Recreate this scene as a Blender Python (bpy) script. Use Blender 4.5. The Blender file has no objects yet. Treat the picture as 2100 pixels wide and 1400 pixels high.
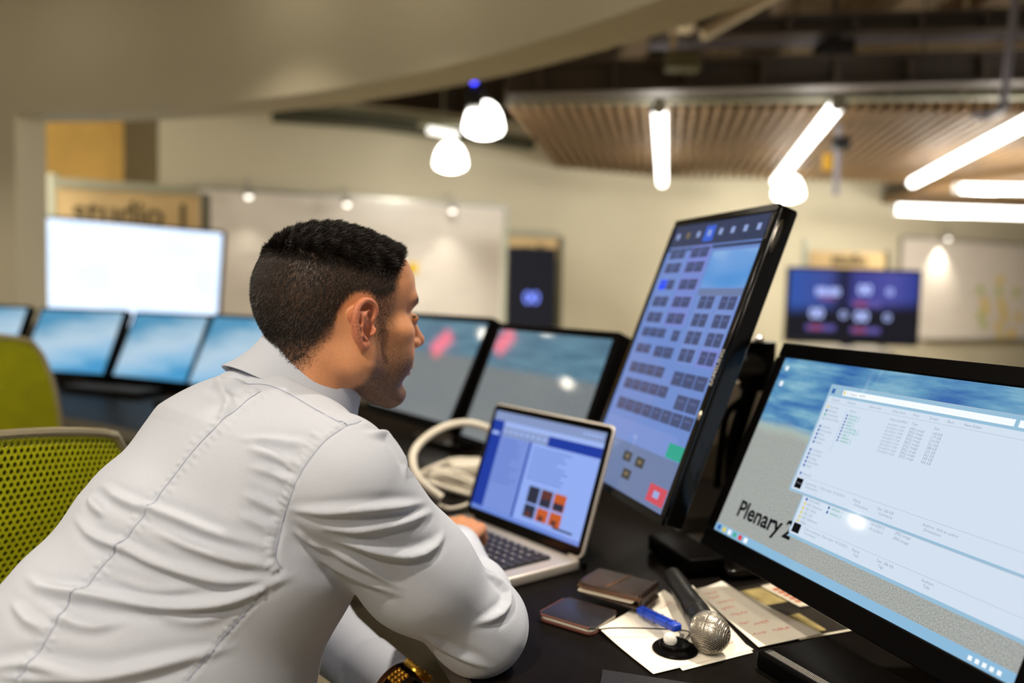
import bpy, bmesh, math, random
import numpy as np
from math import sin, cos, pi, radians, sqrt, atan2, hypot
from mathutils import Vector, Matrix

random.seed(7)
SC = bpy.context.scene
COL = SC.collection

# ------------------------------------------------------------------ camera
CZ = 1.1833                       # lens height; the desk top is at 0.735
FPX = 1633.0                      # 28 mm lens on a 36 mm wide frame, in pixels of a 2100 px wide picture
PITCH, ROLL = 0.0568, 0.0221
_fw = Vector((0, cos(PITCH), -sin(PITCH)))
_up = Vector((0, sin(PITCH), cos(PITCH)))
CR = (cos(ROLL) * Vector((1, 0, 0)) + sin(ROLL) * _up)
CU = (-sin(ROLL) * Vector((1, 0, 0)) + cos(ROLL) * _up)
cam_d = bpy.data.cameras.new('camera')
cam = bpy.data.objects.new('camera', cam_d)
COL.objects.link(cam)
M3 = Matrix((CR, CU, -_fw)).transposed()
cam.matrix_world = Matrix.Translation((0, 0, CZ)) @ M3.to_4x4()
cam_d.sensor_width = 36.0
cam_d.lens = 28.0
cam_d.clip_start = 0.02
cam_d.dof.use_dof = True
cam_d.dof.focus_distance = 0.90
cam_d.dof.aperture_fstop = 1.9
cam_d.dof.aperture_blades = 9
SC.camera = cam

# ------------------------------------------------------------------ world, exposure
SC.view_settings.view_transform = 'Standard'
SC.view_settings.look = 'None'
SC.view_settings.gamma = 1.0
SC.view_settings.use_curve_mapping = False
SC.view_settings.exposure = 0.25
world = bpy.data.worlds.new('world')
SC.world = world
world.use_nodes = True
world.node_tree.nodes['Background'].inputs[0].default_value = (1.0, 0.93, 0.82, 1)
world.node_tree.nodes['Background'].inputs[1].default_value = 0.23

DESK = 0.735
ARC = Vector((-3.2, -0.17))       # centre of the curved desk and of the curved wall


def at(px, py, Y):
    """the point that stands Y metres in front of the lens on the sight line of a pixel"""
    d = _fw + (px - 1050) / FPX * CR - (py - 700) / FPX * CU
    return Vector((0, 0, CZ)) + d * (Y / d.y)


def atz(px, py, z):
    """the point at height z on the sight line of a pixel"""
    d = _fw + (px - 1050) / FPX * CR - (py - 700) / FPX * CU
    return Vector((0, 0, CZ)) + d * ((z - CZ) / d.z)


def lin(c):
    c = c / 255.0
    return c / 12.92 if c <= 0.04045 else ((c + 0.055) / 1.055) ** 2.4


def rgb(r, g, b, a=1.0):
    return (lin(r), lin(g), lin(b), a)


# ------------------------------------------------------------------ materials
def mat(name, col, rough=0.5, metal=0.0, emit=None, es=0.0, spec=0.5, noise=0.0, nscale=40.0, bump=0.0, bscale=300.0, coat=0.0, trans=0.0):
    m = bpy.data.materials.new(name)
    m.use_nodes = True
    nt = m.node_tree
    b = nt.nodes['Principled BSDF']
    b.inputs['Base Color'].default_value = col
    b.inputs['Roughness'].default_value = rough
    b.inputs['Metallic'].default_value = metal
    b.inputs['Specular IOR Level'].default_value = spec
    if spec < .2:
        b.inputs['IOR'].default_value = 1.18
    if coat:
        b.inputs['Coat Weight'].default_value = coat
        b.inputs['Coat Roughness'].default_value = 0.08
    if trans:
        b.inputs['Transmission Weight'].default_value = trans
    if emit is not None:
        b.inputs['Emission Color'].default_value = emit
        b.inputs['Emission Strength'].default_value = es
    tc = None
    if noise or bump:
        tc = nt.nodes.new('ShaderNodeTexCoord')
    if noise:
        n = nt.nodes.new('ShaderNodeTexNoise')
        n.inputs['Scale'].default_value = nscale
        n.inputs['Detail'].default_value = 5
        nt.links.new(tc.outputs['Object'], n.inputs['Vector'])
        r = nt.nodes.new('ShaderNodeValToRGB')
        r.color_ramp.elements[0].position = 0.3
        r.color_ramp.elements[1].position = 0.72
        lo = [max(0, c * (1 - noise)) for c in col[:3]] + [1]
        hi = [min(1, c * (1 + noise)) for c in col[:3]] + [1]
        r.color_ramp.elements[0].color = lo
        r.color_ramp.elements[1].color = hi
        nt.links.new(n.outputs['Fac'], r.inputs['Fac'])
        nt.links.new(r.outputs['Color'], b.inputs['Base Color'])
    if bump:
        n2 = nt.nodes.new('ShaderNodeTexNoise')
        n2.inputs['Scale'].default_value = bscale
        n2.inputs['Detail'].default_value = 3
        nt.links.new(tc.outputs['Object'], n2.inputs['Vector'])
        bp = nt.nodes.new('ShaderNodeBump')
        bp.inputs['Strength'].default_value = bump
        bp.inputs['Distance'].default_value = 0.002
        nt.links.new(n2.outputs['Fac'], bp.inputs['Height'])
        nt.links.new(bp.outputs['Normal'], b.inputs['Normal'])
    return m


def lit(name, col, s=1.0, rough=0.05):
    """a patch of a glowing screen under its cover glass"""
    return mat(name, (0.004, 0.004, 0.005, 1), rough=rough, emit=col, es=s * .84, spec=0.5)


# ------------------------------------------------------------------ mesh building
class MB:
    def __init__(self, X=None):
        self.v, self.f, self.mi, self.sm = [], [], [], []
        self.uv = {}
        self.X = X or Matrix.Identity(4)
        self.m = 0
        self.s = False

    def add(self, vs, fs, X=None, uvs=None):
        X = self.X @ X if X is not None else self.X
        n = len(self.v)
        self.v += [tuple(X @ Vector(p)) for p in vs]
        for k, f in enumerate(fs):
            if uvs:
                self.uv[len(self.f)] = uvs[k]
            self.f.append(tuple(i + n for i in f))
            self.mi.append(self.m)
            self.sm.append(self.s)
        return self

    def quad(self, a, b, c, d, uv=None):
        return self.add([a, b, c, d], [(0, 1, 2, 3)], uvs=[uv] if uv else None)

    def box(self, c, s, X=None):
        x, y, z = c
        a, b, d = s[0] / 2, s[1] / 2, s[2] / 2
        vs = [(x + i * a, y + j * b, z + k * d) for i in (-1, 1) for j in (-1, 1) for k in (-1, 1)]
        fs = [(0, 1, 3, 2), (4, 6, 7, 5), (0, 4, 5, 1), (2, 3, 7, 6), (0, 2, 6, 4), (1, 5, 7, 3)]
        return self.add(vs, fs, X)

    def prism(self, pts, z0, z1, X=None):
        n = len(pts)
        vs = [(p[0], p[1], z0) for p in pts] + [(p[0], p[1], z1) for p in pts]
        fs = [tuple(range(n - 1, -1, -1)), tuple(range(n, 2 * n))]
        fs += [(i, (i + 1) % n, n + (i + 1) % n, n + i) for i in range(n)]
        return self.add(vs, fs, X)

    def rbox(self, c, s, r, X=None, bev=0.0, n=5):
        """box with rounded vertical corners and softened rims"""
        x, y, z = c
        a, b, d = s[0] / 2, s[1] / 2, s[2] / 2
        r = min(r, a * .999, b * .999)

        def ring(o, zz):
            out = []
            for cx, cy, a0 in ((1, 1, 0), (-1, 1, 90), (-1, -1, 180), (1, -1, 270)):
                for k in range(n + 1):
                    t = radians(a0 + 90 * k / n)
                    rr = max(r - o, 0.0002)
                    out.append((x + cx * (a - r) + rr * cos(t), y + cy * (b - r) + rr * sin(t), zz))
            return out
        if bev:
            bev = min(bev, d * .98, r * .98) if r > 0.0005 else min(bev, d * .98)
            ls = []
            for k in range(4):
                t = k / 3 * pi / 2
                ls.append(ring(bev * (1 - sin(t)), z - d + bev * (1 - cos(t))))
            for k in range(4):
                t = k / 3 * pi / 2
                ls.append(ring(bev * (1 - cos(t)), z + d - bev * (1 - sin(t))))
        else:
            ls = [ring(0, z - d), ring(0, z + d)]
        m = len(ls[0])
        vs = [p for l in ls for p in l]
        fs = [tuple(range(m - 1, -1, -1)), tuple(range((len(ls) - 1) * m, len(ls) * m))]
        for q in range(len(ls) - 1):
            fs += [(q * m + i, q * m + (i + 1) % m, (q + 1) * m + (i + 1) % m, (q + 1) * m + i) for i in range(m)]
        return self.add(vs, fs, X)

    def lathe(self, prof, n=24, X=None, cap=True):
        vs, fs = [], []
        for r, z in prof:
            for k in range(n):
                t = 2 * pi * k / n
                vs.append((r * cos(t), r * sin(t), z))
        for q in range(len(prof) - 1):
            fs += [(q * n + i, q * n + (i + 1) % n, (q + 1) * n + (i + 1) % n, (q + 1) * n + i) for i in range(n)]
        if cap:
            fs.append(tuple(range(n - 1, -1, -1)))
            fs.append(tuple(range((len(prof) - 1) * n, len(prof) * n)))
        return self.add(vs, fs, X)

    def tube(self, pts, r, n=8, X=None, closed=False, flat=None):
        pts = [Vector(p) for p in pts]
        rs = r if isinstance(r, (list, tuple)) else [r] * len(pts)
        m = len(pts)
        vs, fs = [], []
        prev = None
        for i, p in enumerate(pts):
            if closed:
                t = pts[(i + 1) % m] - pts[i - 1]
            else:
                t = pts[min(i + 1, m - 1)] - pts[max(i - 1, 0)]
            t.normalize()
            if prev is None:
                a = Vector((0, 0, 1)) if abs(t.z) < 0.9 else Vector((1, 0, 0))
                prev = t.cross(a).normalized()
            u = (prev - t * prev.dot(t)).normalized()
            prev = u
            w = t.cross(u)
            for k in range(n):
                q = 2 * pi * k / n
                vs.append(tuple(p + u * (rs[i] * cos(q)) + w * (rs[i] * sin(q) * (flat or 1))))
        segs = m if closed else m - 1
        for i in range(segs):
            j = (i + 1) % m
            fs += [(i * n + k, i * n + (k + 1) % n, j * n + (k + 1) % n, j * n + k) for k in range(n)]
        if not closed:
            fs.append(tuple(range(n - 1, -1, -1)))
            fs.append(tuple(range((m - 1) * n, m * n)))
        return self.add(vs, fs, X)

    def ball(self, c, r, n=16, X=None, sc=(1, 1, 1)):
        prof = []
        h = n // 2
        vs, fs = [], []
        for i in range(1, h):
            t = pi * i / h
            for k in range(n):
                q = 2 * pi * k / n
                vs.append((c[0] + r * sc[0] * sin(t) * cos(q), c[1] + r * sc[1] * sin(t) * sin(q), c[2] - r * sc[2] * cos(t)))
        b = len(vs)
        vs += [(c[0], c[1], c[2] - r * sc[2]), (c[0], c[1], c[2] + r * sc[2])]
        for i in range(h - 2):
            fs += [(i * n + k, i * n + (k + 1) % n, (i + 1) * n + (k + 1) % n, (i + 1) * n + k) for k in range(n)]
        fs += [(b, (k + 1) % n, k) for k in range(n)]
        o = (h - 2) * n
        fs += [(b + 1, o + k, o + (k + 1) % n) for k in range(n)]
        return self.add(vs, fs, X)

    def text(self, s, size, X, depth=0.0, bold=0.0, align='LEFT', shear=0.0):
        cu = bpy.data.curves.new('t', 'FONT')
        cu.body = s
        cu.size = size
        cu.align_x = align
        cu.extrude = depth
        cu.offset = bold
        cu.shear = shear
        cu.resolution_u = 3
        ob = bpy.data.objects.new('t', cu)
        COL.objects.link(ob)
        bpy.context.view_layer.update()
        me = bpy.data.meshes.new_from_object(ob.evaluated_get(bpy.context.evaluated_depsgraph_get()))
        vs = [v.co.copy() for v in me.vertices]
        fs = [tuple(p.vertices) for p in me.polygons]
        bpy.data.objects.remove(ob)
        bpy.data.curves.remove(cu)
        bpy.data.meshes.remove(me)
        return self.add(vs, fs, X)

    def build(self, name, mats, parent=None, angle=40, bevel=0.0, loc=None):
        me = bpy.data.meshes.new(name)
        me.from_pydata(self.v, [], self.f)
        if not isinstance(mats, (list, tuple)):
            mats = [mats]
        for m in mats:
            me.materials.append(m)
        me.polygons.foreach_set('material_index', self.mi)
        if self.uv:
            ul = me.uv_layers.new(name='UVMap')
            for fi, co in self.uv.items():
                for li, c in zip(me.polygons[fi].loop_indices, co):
                    ul.data[li].uv = c
        me.polygons.foreach_set('use_smooth', [True] * len(self.f))
        me.update()
        try:
            me.set_sharp_from_angle(angle=radians(angle))
        except Exception:
            pass
        o = bpy.data.objects.new(name, me)
        COL.objects.link(o)
        if parent is not None:
            o.parent = parent
        if bevel:
            md = o.modifiers.new('bevel', 'BEVEL')
            md.width = bevel
            md.segments = 2
            md.limit_method = 'ANGLE'
        return o


def T(x=0, y=0, z=0):
    return Matrix.Translation((x, y, z))


def RX(a):
    return Matrix.Rotation(a, 4, 'X')


def RY(a):
    return Matrix.Rotation(a, 4, 'Y')


def RZ(a):
    return Matrix.Rotation(a, 4, 'Z')


def thing(name, label, cat, loc=(0, 0, 0), rz=0.0, group=None):
    o = bpy.data.objects.new(name, None)
    o.empty_display_size = 0.05
    COL.objects.link(o)
    o.location = loc
    o.rotation_euler = (0, 0, rz)
    tag(o, label, cat, group)
    bpy.context.view_layer.update()
    return o


def tag(o, label, cat, group=None):
    o['label'] = label
    o['category'] = cat
    if group:
        o['group'] = group
    return o


def struct(o):
    o['kind'] = 'structure'
    return o


def lamp(name, kind, loc, power, col, parent=None, size=0.1, aim=None, angle=90, blend=0.6):
    d = bpy.data.lights.new(name, kind)
    d.energy = power
    d.color = col
    if kind == 'AREA':
        d.shape = 'DISK'
        d.size = size
    elif kind in ('POINT', 'SPOT'):
        d.shadow_soft_size = size
    if kind == 'SPOT':
        d.spot_size = radians(angle)
        d.spot_blend = blend
    o = bpy.data.objects.new(name, d)
    COL.objects.link(o)
    o.location = loc
    if aim is not None:
        o.rotation_euler = (Vector(aim) - Vector(loc)).to_track_quat('-Z', 'Y').to_euler()
    if parent is not None:
        o.parent = parent
    return o


def copy_tree(o, parent=None):
    c = o.copy()
    COL.objects.link(c)
    if parent is not None:
        c.parent = parent
    for ch in list(o.children):
        copy_tree(ch, c)
    return c


def smooth_path(pts, n=8, closed=False):
    """Catmull-Rom through the points"""
    P = [Vector(p) for p in pts]
    out = []
    m = len(P)
    segs = m if closed else m - 1
    for i in range(segs):
        p0 = P[i - 1] if (closed or i > 0) else P[0] * 2 - P[1]
        p1, p2 = P[i], P[(i + 1) % m]
        p3 = P[(i + 2) % m] if (closed or i + 2 < m) else P[-1] * 2 - P[-2]
        for k in range(n):
            t = k / n
            out.append(0.5 * ((2 * p1) + (p2 - p0) * t + (2 * p0 - 5 * p1 + 4 * p2 - p3) * t * t + (3 * p1 - p0 - 3 * p2 + p3) * t ** 3))
    if not closed:
        out.append(P[-1])
    return out


def arcp(r, a):
    return Vector((ARC.x + r * cos(a), ARC.y + r * sin(a)))
# ------------------------------------------------------------------ lamps of the booth (ring of downlights over the desk)
M_can = mat('lamp_can_black', rgb(30, 29, 28), 0.4)
M_glow_warm = mat('lamp_lens_glow', (1, 1, 1, 1), 0.4, emit=(1.0, 0.90, 0.74, 1), es=30.0)
WARM = (1.0, 0.89, 0.74)


def downlight(p, power, angle=84):
    t = thing('downlight', 'small black can downlight hanging over the curved desk', 'ceiling lamp', p, group='downlights ringed over the desk')
    m = MB()
    m.s = True
    m.lathe([(0.052, 0.0), (0.055, 0.004), (0.055, 0.10), (0.05, 0.108), (0.012, 0.11), (0.008, 2.95 - p[2])], 20, cap=False)
    m.build('housing', M_can, t)
    g = MB()
    g.s = True
    g.lathe([(.001, -.045), (.022, -.041), (.04, -.025), (.048, 0.0), (0.048, 0.010)], 20)
    g.build('lens', M_glow_warm, t)
    lamp('spot', 'SPOT', (0, 0, -0.05), power, WARM, t, size=0.05, aim=(0, 0, -1), angle=angle, blend=0.8)


for a in (104, 93, 78, 61, 50, 36, 22, 6, -10):
    q = {104: Vector((-4.2, 3.92)), 93: Vector((-3.41, 3.97)), 78: Vector((-2.4, 3.67))}.get(a) or arcp(4.08 if a > 30 else 4.38, radians(a))
    downlight((q.x, q.y, 2.70), 170 if a == 22 else (24 if a > 40 else 10), 100 if a in (61, 22) else 84)
for a in (80, 52, -4, -26):  # inner lamps, unseen, added to light the person's back and the header
    q = arcp(2.2 if a > 0 else 2.7, radians(a))
    downlight((q.x, q.y, 2.68), 80 if a > 0 else 130, 168)

# ------------------------------------------------------------------ structure
M_wallw = mat('plaster_beige', rgb(196, 188, 162), 0.85, noise=0.03, nscale=2.0)
M_wallg = mat('plaster_back', rgb(210, 202, 176), 0.85, noise=0.03, nscale=1.5)
M_floor = mat('carpet_olive', rgb(168, 156, 130), 0.95, noise=0.18, nscale=120)
M_deck = mat('deck_dark', rgb(186, 166, 140), 0.9, noise=0.25, nscale=3)
M_yellow = mat('birch_ply_yellow', rgb(226, 180, 84), 0.6, noise=0.10, nscale=3)
M_olive = mat('plaster_olive_dark', rgb(120, 108, 78), 0.85)

fl = MB()
fl.quad((-14, -8, 0), (14, -8, 0), (14, 16, 0), (-14, 16, 0))
struct(fl.build('floor', M_floor))
ce = MB()
ce.box((0, 4, 4.45), (28, 24, 0.1))
struct(ce.build('ceiling', M_deck))


def arc_wall(r0, r1, a0, a1, z0, z1, n):
    pts = [arcp(r0, radians(a0 + (a1 - a0) * k / n)) for k in range(n + 1)]
    pts += [arcp(r1, radians(a1 + (a0 - a1) * k / n)) for k in range(n + 1)]
    b = MB()
    b.prism(pts, z0, z1)
    return b


W_IN, W_OUT, A_COL = 4.5, 4.74, 83.3
HEAD = 2.10
b = arc_wall(W_IN, W_OUT, A_COL, 150, 0, 3.0, 40)
struct(b.build('wall_left', M_wallw, angle=20))
b = arc_wall(W_IN, W_OUT, -60, A_COL, HEAD, 3.0, 90)
struct(b.build('wall_header', M_wallw, angle=20))
b = MB()
b.prism([arcp(W_OUT, radians(a)) for a in range(-180, 180, 5)], 2.98, 3.1)
o = struct(b.build('ceiling_booth', mat('booth_ceiling', rgb(196, 190, 170), 0.9)))

# back wall, running away to the right
WS = 0.41


def wall_pt(x, z, off=0.0):
    """a point on the back wall; off moves it out into the room"""
    n = Vector((WS, -1)).normalized()
    return Vector((x + n.x * off, 8.04 + WS * x + n.y * off, z))


WYAW = atan2(WS, 1)
xl = -3.02
b = MB()
b.prism([(xl, 8.04 + WS * xl), (13.5, 8.04 + WS * 13.5), (13.5, 8.3 + WS * 13.5), (xl, 8.3 + WS * xl)], 0, 2.92)
struct(b.build('wall_back', M_wallg))
b = MB()
b.prism([(xl - .45, 8.30 + WS * xl), (xl, 8.04 + WS * xl), (xl, 8.3 + WS * xl), (xl - .45, 8.6 + WS * xl)], 0, 2.92)
struct(b.build('wall_return', M_olive))
b = MB()
b.prism([(-5.4, 6.6), (xl - .40, 8.28 + WS * xl), (xl - .40, 8.48 + WS * xl), (-5.4, 6.9)], 0, 2.92)
struct(b.build('wall_plywood', M_yellow))
b = MB()
b.box((13.6, 6.5, 2.2), (0.2, 16, 4.4))
struct(b.build('wall_right', M_wallg))

b = MB()
b.box((0, 14.9, 2.2), (27, 0.2, 4.4))
struct(b.build('wall_far', M_olive))

# ------------------------------------------------------------------ overhead steel, pipes and ducts
M_steel = mat('steel_taupe', rgb(90, 80, 72), 0.6, noise=0.1, nscale=4)
M_steelg = mat('steel_greygreen', rgb(116, 112, 86), 0.6)
M_duct = mat('duct_beige', rgb(224, 204, 166), 0.7, noise=0.1, nscale=3)
M_black = mat('black_plastic', rgb(16, 15, 15), 0.45)
M_rod = mat('rod_greyviolet', rgb(150, 146, 156), 0.45)


def between(a, b):
    """frame whose x axis runs from a to b"""
    x = (b - a).normalized()
    y = Vector((0, 0, 1)).cross(x).normalized()
    z = x.cross(y)
    return Matrix(((x.x, y.x, z.x, a.x), (x.y, y.y, z.y, a.y), (x.z, y.z, z.z, a.z), (0, 0, 0, 1))), (b - a).length


def girder(name, label, a, b, h, w, m):
    X, L = between(a, b)
    t = thing(name, label, 'steel beam', a)
    Xi = t.matrix_world.inverted() @ X
    for nm, z, hh, ww in (('web', 0, h, w * .12), ('top_flange', h / 2, h * .12, w), ('bottom_flange', -h / 2, h * .12, w)):
        q = MB(Xi)
        q.box((L / 2, 0, z), (L, ww, hh))
        if nm == 'web':
            for k in range(int(L / 0.45)):
                q.box((0.2 + 0.45 * k, 0, 0), (0.03, w * .9, h * .9))
        q.build(nm, m, t)


girder('roof_girder', 'long taupe steel girder right across the ceiling above the wooden slats', at(1040, 168, 4.95), at(2320, 135, 5.0), 0.17, 0.16, M_steel)
girder('ledger_beam', 'thin grey green steel beam running just above the front edge of the slats', at(1035, 201, 5.15), at(2320, 186, 5.18), 0.07, 0.09, M_steelg)
girder('upper_girder', 'upper steel girder near the top of the picture on the right', at(1420, 62, 5.6), at(2350, 36, 5.6), 0.12, 0.14, M_steel)


def pipe(name, label, cat, pts, r, m, flat=None):
    t = MB()
    t.s = True
    t.tube(pts, r, 12, flat=flat)
    return tag(t.build(name, m), label, cat)


pipe('ceiling_pipe', 'grey pipe level with the roof girder, long and straight, just behind it', 'pipe', [at(1330, 92, 5.9), at(2350, 66, 5.9)], 0.035, M_rod)
pipe('conduit_pipe', 'thin slanting pale strut at the top edge beside the dark roof', 'pipe', [at(1440, 72, 5.2), at(1640, -40, 5.2)], 0.04, M_duct)
b = MB()
X, L = between(at(1610, 112, 6.6), at(2400, 84, 6.6))
b.X = X
b.rbox((L / 2, 0, 0), (L, 0.4, 0.16), 0.05, bev=0.03)
tag(b.build('air_duct', M_duct), 'wide beige air duct along the upper right of the ceiling', 'air duct')
b = MB()
X, L = between(at(1340, 28, 6.2), at(1560, 20, 6.2))
b.X = X
b.rbox((L / 2, 0, 0), (L, 0.5, 0.35), 0.05, bev=0.03)
tag(b.build('ventilation_box', mat('vent_dark', rgb(96, 84, 68), .8)), 'dark ventilation box beside the white header at the top edge', 'ventilation box')
t = thing('ceiling_speaker', 'small black loudspeaker box hanging above the slats', 'speaker', at(1710, 104, 5.6))
b = MB()
b.rbox((0, 0, 0), (0.22, 0.2, 0.11), 0.01, bev=0.008)
b.build('cabinet', M_black, t)
b = MB()
b.box((0, 0, 0.25), (0.03, 0.03, 0.4))
b.build('bracket', M_steel, t)
t = thing('ceiling_junction_box', 'square beige box fixed on the girder above the vertical tube lamp', 'junction box', at(1400, 128, 4.8))
b = MB()
b.rbox((0, 0, 0), (0.2, 0.12, 0.1), 0.01, bev=0.008)
b.build('box', M_steelg, t)
b = MB()
b.tube([(-.06, 0, .05), (-.06, 0, .8)], 0.02, 8)
b.build('conduit', M_duct, t)

for k in range(7):
    x = 0.2 + 0.85 * k
    b = MB()
    b.box((x + .9, 7.2, 3.62), (.10, 6.5, .24), T(0, 0, 0))
    b.box((x + .9, 7.2, 3.50), (.22, 6.5, .03))
    tag(b.build('roof_joist', M_deck), 'dark roof joist running away above the girders', 'steel beam', 'roof joists under the deck')
for k, (x, y, z) in enumerate(((1.1, 5.5, 3.05), (2.3, 5.9, 3.2), (3.4, 6.2, 3.1))):
    b = MB()
    b.tube([(x, y, z), (x, y, 4.4)], .018, 8)
    b.rbox((x, y, z), (.16, .16, .10), .01, bev=.01)
    tag(b.build('ceiling_hanger', M_duct), 'short pale hanger rod with a box end over the girder', 'hanger', 'hanger rods over the girder')

# hanging rod with foot on the right
t = thing('hanging_rod', 'grey ceiling rod with a bent foot hanging down at the right edge', 'rod', at(2055, 222, 4.6))
b = MB()
b.s = True
b.tube([(0.005, 0, 0), (0.10, 0, 1.6)], 0.022, 10)
b.build('rod', M_rod, t)
b = MB()
b.s = True
b.tube(smooth_path([(0.02, 0, 0.02), (-.02, -.0, -.02), (-.10, -.05, -.05), (-.2, -.1, -.07)]), 0.024, 10)
b.build('foot', M_rod, t)
# rod with black clamp and yellow tag
t = thing('clamped_rod', 'grey blue hanging rod with black clamp and yellow tag in front of the slats', 'rod', at(1714, 400, 6.0))
b = MB()
b.s = True
b.tube([(0, 0, 0), (0, 0, 0.75)], 0.022, 10)
b.build('rod', M_rod, t)
b = MB()
b.rbox((0.02, 0, 0.38), (0.12, 0.1, 0.09), 0.02, bev=0.01)
b.build('clamp', M_black, t)
b = MB()
b.rbox((-0.07, 0, 0.24), (0.07, 0.02, 0.12), 0.008)
b.build('tag', mat('tag_yellow', rgb(226, 172, 30), .5), t)

# ------------------------------------------------------------------ wooden slat canopy
M_slat = mat('slat_wood', rgb(130, 102, 68), 0.6, noise=0.18, nscale=6)
ZS = 2.51
DS = Vector((0.19, 1, 0)).normalized()
NSL = 84
P0 = atz(1040, 208, ZS)
P0e = atz(1163, 358, ZS)
LS = (P0e - P0).dot(DS)
t = thing('slatted_canopy', 'large brown canopy of narrow wooden slats hanging under the dark ceiling', 'slatted ceiling panel', P0)
sl = MB()
for k in range(NSL):
    o_ = Vector((k * 0.085, 0, 0))
    yaw = -atan2(DS.x, DS.y)
    sl.box((0, LS / 2, 0.05), (0.036, LS, 0.12), T(*o_) @ RZ(yaw))
sl.build('slats', M_slat, t)
for fr in (0.0, 0.33, 0.66, 1.0):
    r_ = MB()
    c0 = DS * (LS * fr)
    r_.box((NSL * .0425 + c0.x, c0.y + 0.02, 0.125), (NSL * 0.085, 0.05, 0.05))
    r_.build('cross_rail', M_slat, t)
for fx in (0.1, .4, .7, .95):
    for fr in (0.02, .98):
        c0 = DS * (LS * fr)
        r_ = MB()
        r_.tube([(NSL * .085 * fx + c0.x, c0.y + .02, 0.12), (NSL * .085 * fx + c0.x, c0.y + .02, 1.85)], 0.006, 6)
        r_.build('hanger_wire', M_steel, t)
# lower flat canopy at the right
Z2 = 2.42
q = [atz(1786, 424, Z2), atz(1900, 388, Z2), atz(2160, 352, Z2), atz(2330, 380, Z2), atz(2330, 455, Z2)]
q = [Vector((1.0 * p.x, p.y, 0)) for p in q]
b = MB()
b.prism([(p.x, p.y) for p in reversed(q)], Z2, Z2 + 0.06)
tag(b.build('wooden_canopy', M_slat), 'flat brown wooden canopy with a pointed end above the right whiteboard', 'ceiling panel')

# ------------------------------------------------------------------ tube lamps
M_tube = mat('tube_glow', (1, 1, 1, 1), 0.4, emit=(1.0, 0.985, 0.94, 1), es=5.0)
M_tubecap = mat('tube_cap', rgb(200, 200, 196), 0.4, metal=0.3)
COOL = (1.0, 0.95, 0.84)


def tube_lamp(label, a, c, r, power, top):
    t = thing('tube_lamp', label, 'tube lamp', (a + c) / 2, group='white tube lamps under the ceiling')
    a2, c2 = a - t.location, c - t.location
    b = MB()
    b.s = True
    b.tube([a2, a2.lerp(c2, .5), c2], r, 14)
    b.build('diffuser', M_tube, t)
    d = (c2 - a2).normalized()
    for e, s in ((a2, -1), (c2, 1)):
        k = MB()
        k.s = True
        k.tube([e, e + d * (0.03 * s)], r * 1.03, 14)
        k.build('end_cap', M_tubecap, t)
    for f in (.12, .88):
        p = a2.lerp(c2, f)
        k = MB()
        k.tube([p + Vector((0, 0, r)), p + Vector((0, 0, top - t.location.z))], 0.004, 6)
        k.build('suspension_wire', M_steel, t)
    for f in (.2, .8):
        lamp('tube_light', 'POINT', a2.lerp(c2, f) + Vector((0, 0, -r - .03)), power, COOL, t, size=0.12)


tube_lamp('bright white tube lamp hanging straight ahead, the most upright in view', atz(1352, 222, 2.33), atz(1358, 374, 2.33), 0.043, 5, 2.6)
tube_lamp('slanting bright tube lamp that ends behind the top of the tall portrait monitor', atz(1718, 214, 2.33), atz(1592, 372, 2.33), 0.043, 5, 2.6)
tube_lamp('long slanting tube lamp under the wooden slats running off the right edge', atz(2210, 195, 2.33), atz(1872, 374, 2.33), 0.043, 7, 2.6)
tube_lamp('lower level tube lamp under the pointed wooden canopy', at(1836, 429, 8.2), at(2300, 445, 8.2), 0.052, 40, 2.42)
tube_lamp('upper short level tube lamp over the pointed wooden canopy at the right edge', at(1966, 386, 7.0), at(2260, 391, 7.0), 0.04, 40, 2.6)

# ------------------------------------------------------------------ pendant lamps
M_dome = mat('dome_glow', (1, 1, 1, 1), 0.4, emit=(1.0, 0.98, 0.92, 1), es=7.0)


def pendant(label, p, r, power, side, top=4.4):
    t = thing('pendant_lamp', label, 'pendant lamp', p, group='glowing dome pendants')
    b = MB()
    b.s = True
    b.lathe([(r * .36, r * .92), (r * .62, r * .74), (r * .85, r * .35), (r * .97, -r * .12), (r, -r * .38), (r * .88, -r * .58), (r * .5, -r * .74), (0.001, -r * .78)], 24)
    b.build('dome', M_dome, t)
    b = MB()
    b.s = True
    b.lathe([(r * .38, r * .9), (r * .40, r * 1.25), (r * .25, r * 1.6), (0.03, r * 1.65)], 20)
    b.build('socket', M_can, t)
    b = MB()
    b.tube([(0, 0, r * 1.6), (0, 0, top - p.z)], 0.006, 6)
    b.build('cord', M_can, t)
    lamp('bulb', 'SPOT', (0, 0, -r * .85), power, COOL, t, size=r * .6, aim=(0, 0, -3), angle=135, blend=.7)
    lamp('side_light', 'POINT', (0, 0, -r * .9), side, COOL, t, size=r * .7)


pendant('large glowing dome pendant nearest the white header, under the blue light', at(992, 249, 5.8), 0.146, 110, 12)
pendant('second glowing dome pendant, lower and left of the largest dome', at(924, 325, 6.75), 0.138, 60, 12)
pendant('small glowing dome pendant right above the corner of the portrait monitor', at(1617, 389, 8.2), 0.150, 50, 14)

pendant('added unseen dome pendant behind the curved wall, lighting the yellow plywood', Vector((-3.75, 5.05, 2.55)), 0.165, 70, 45)  # unseen pendant, added to brighten the plywood and the signboard

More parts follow.
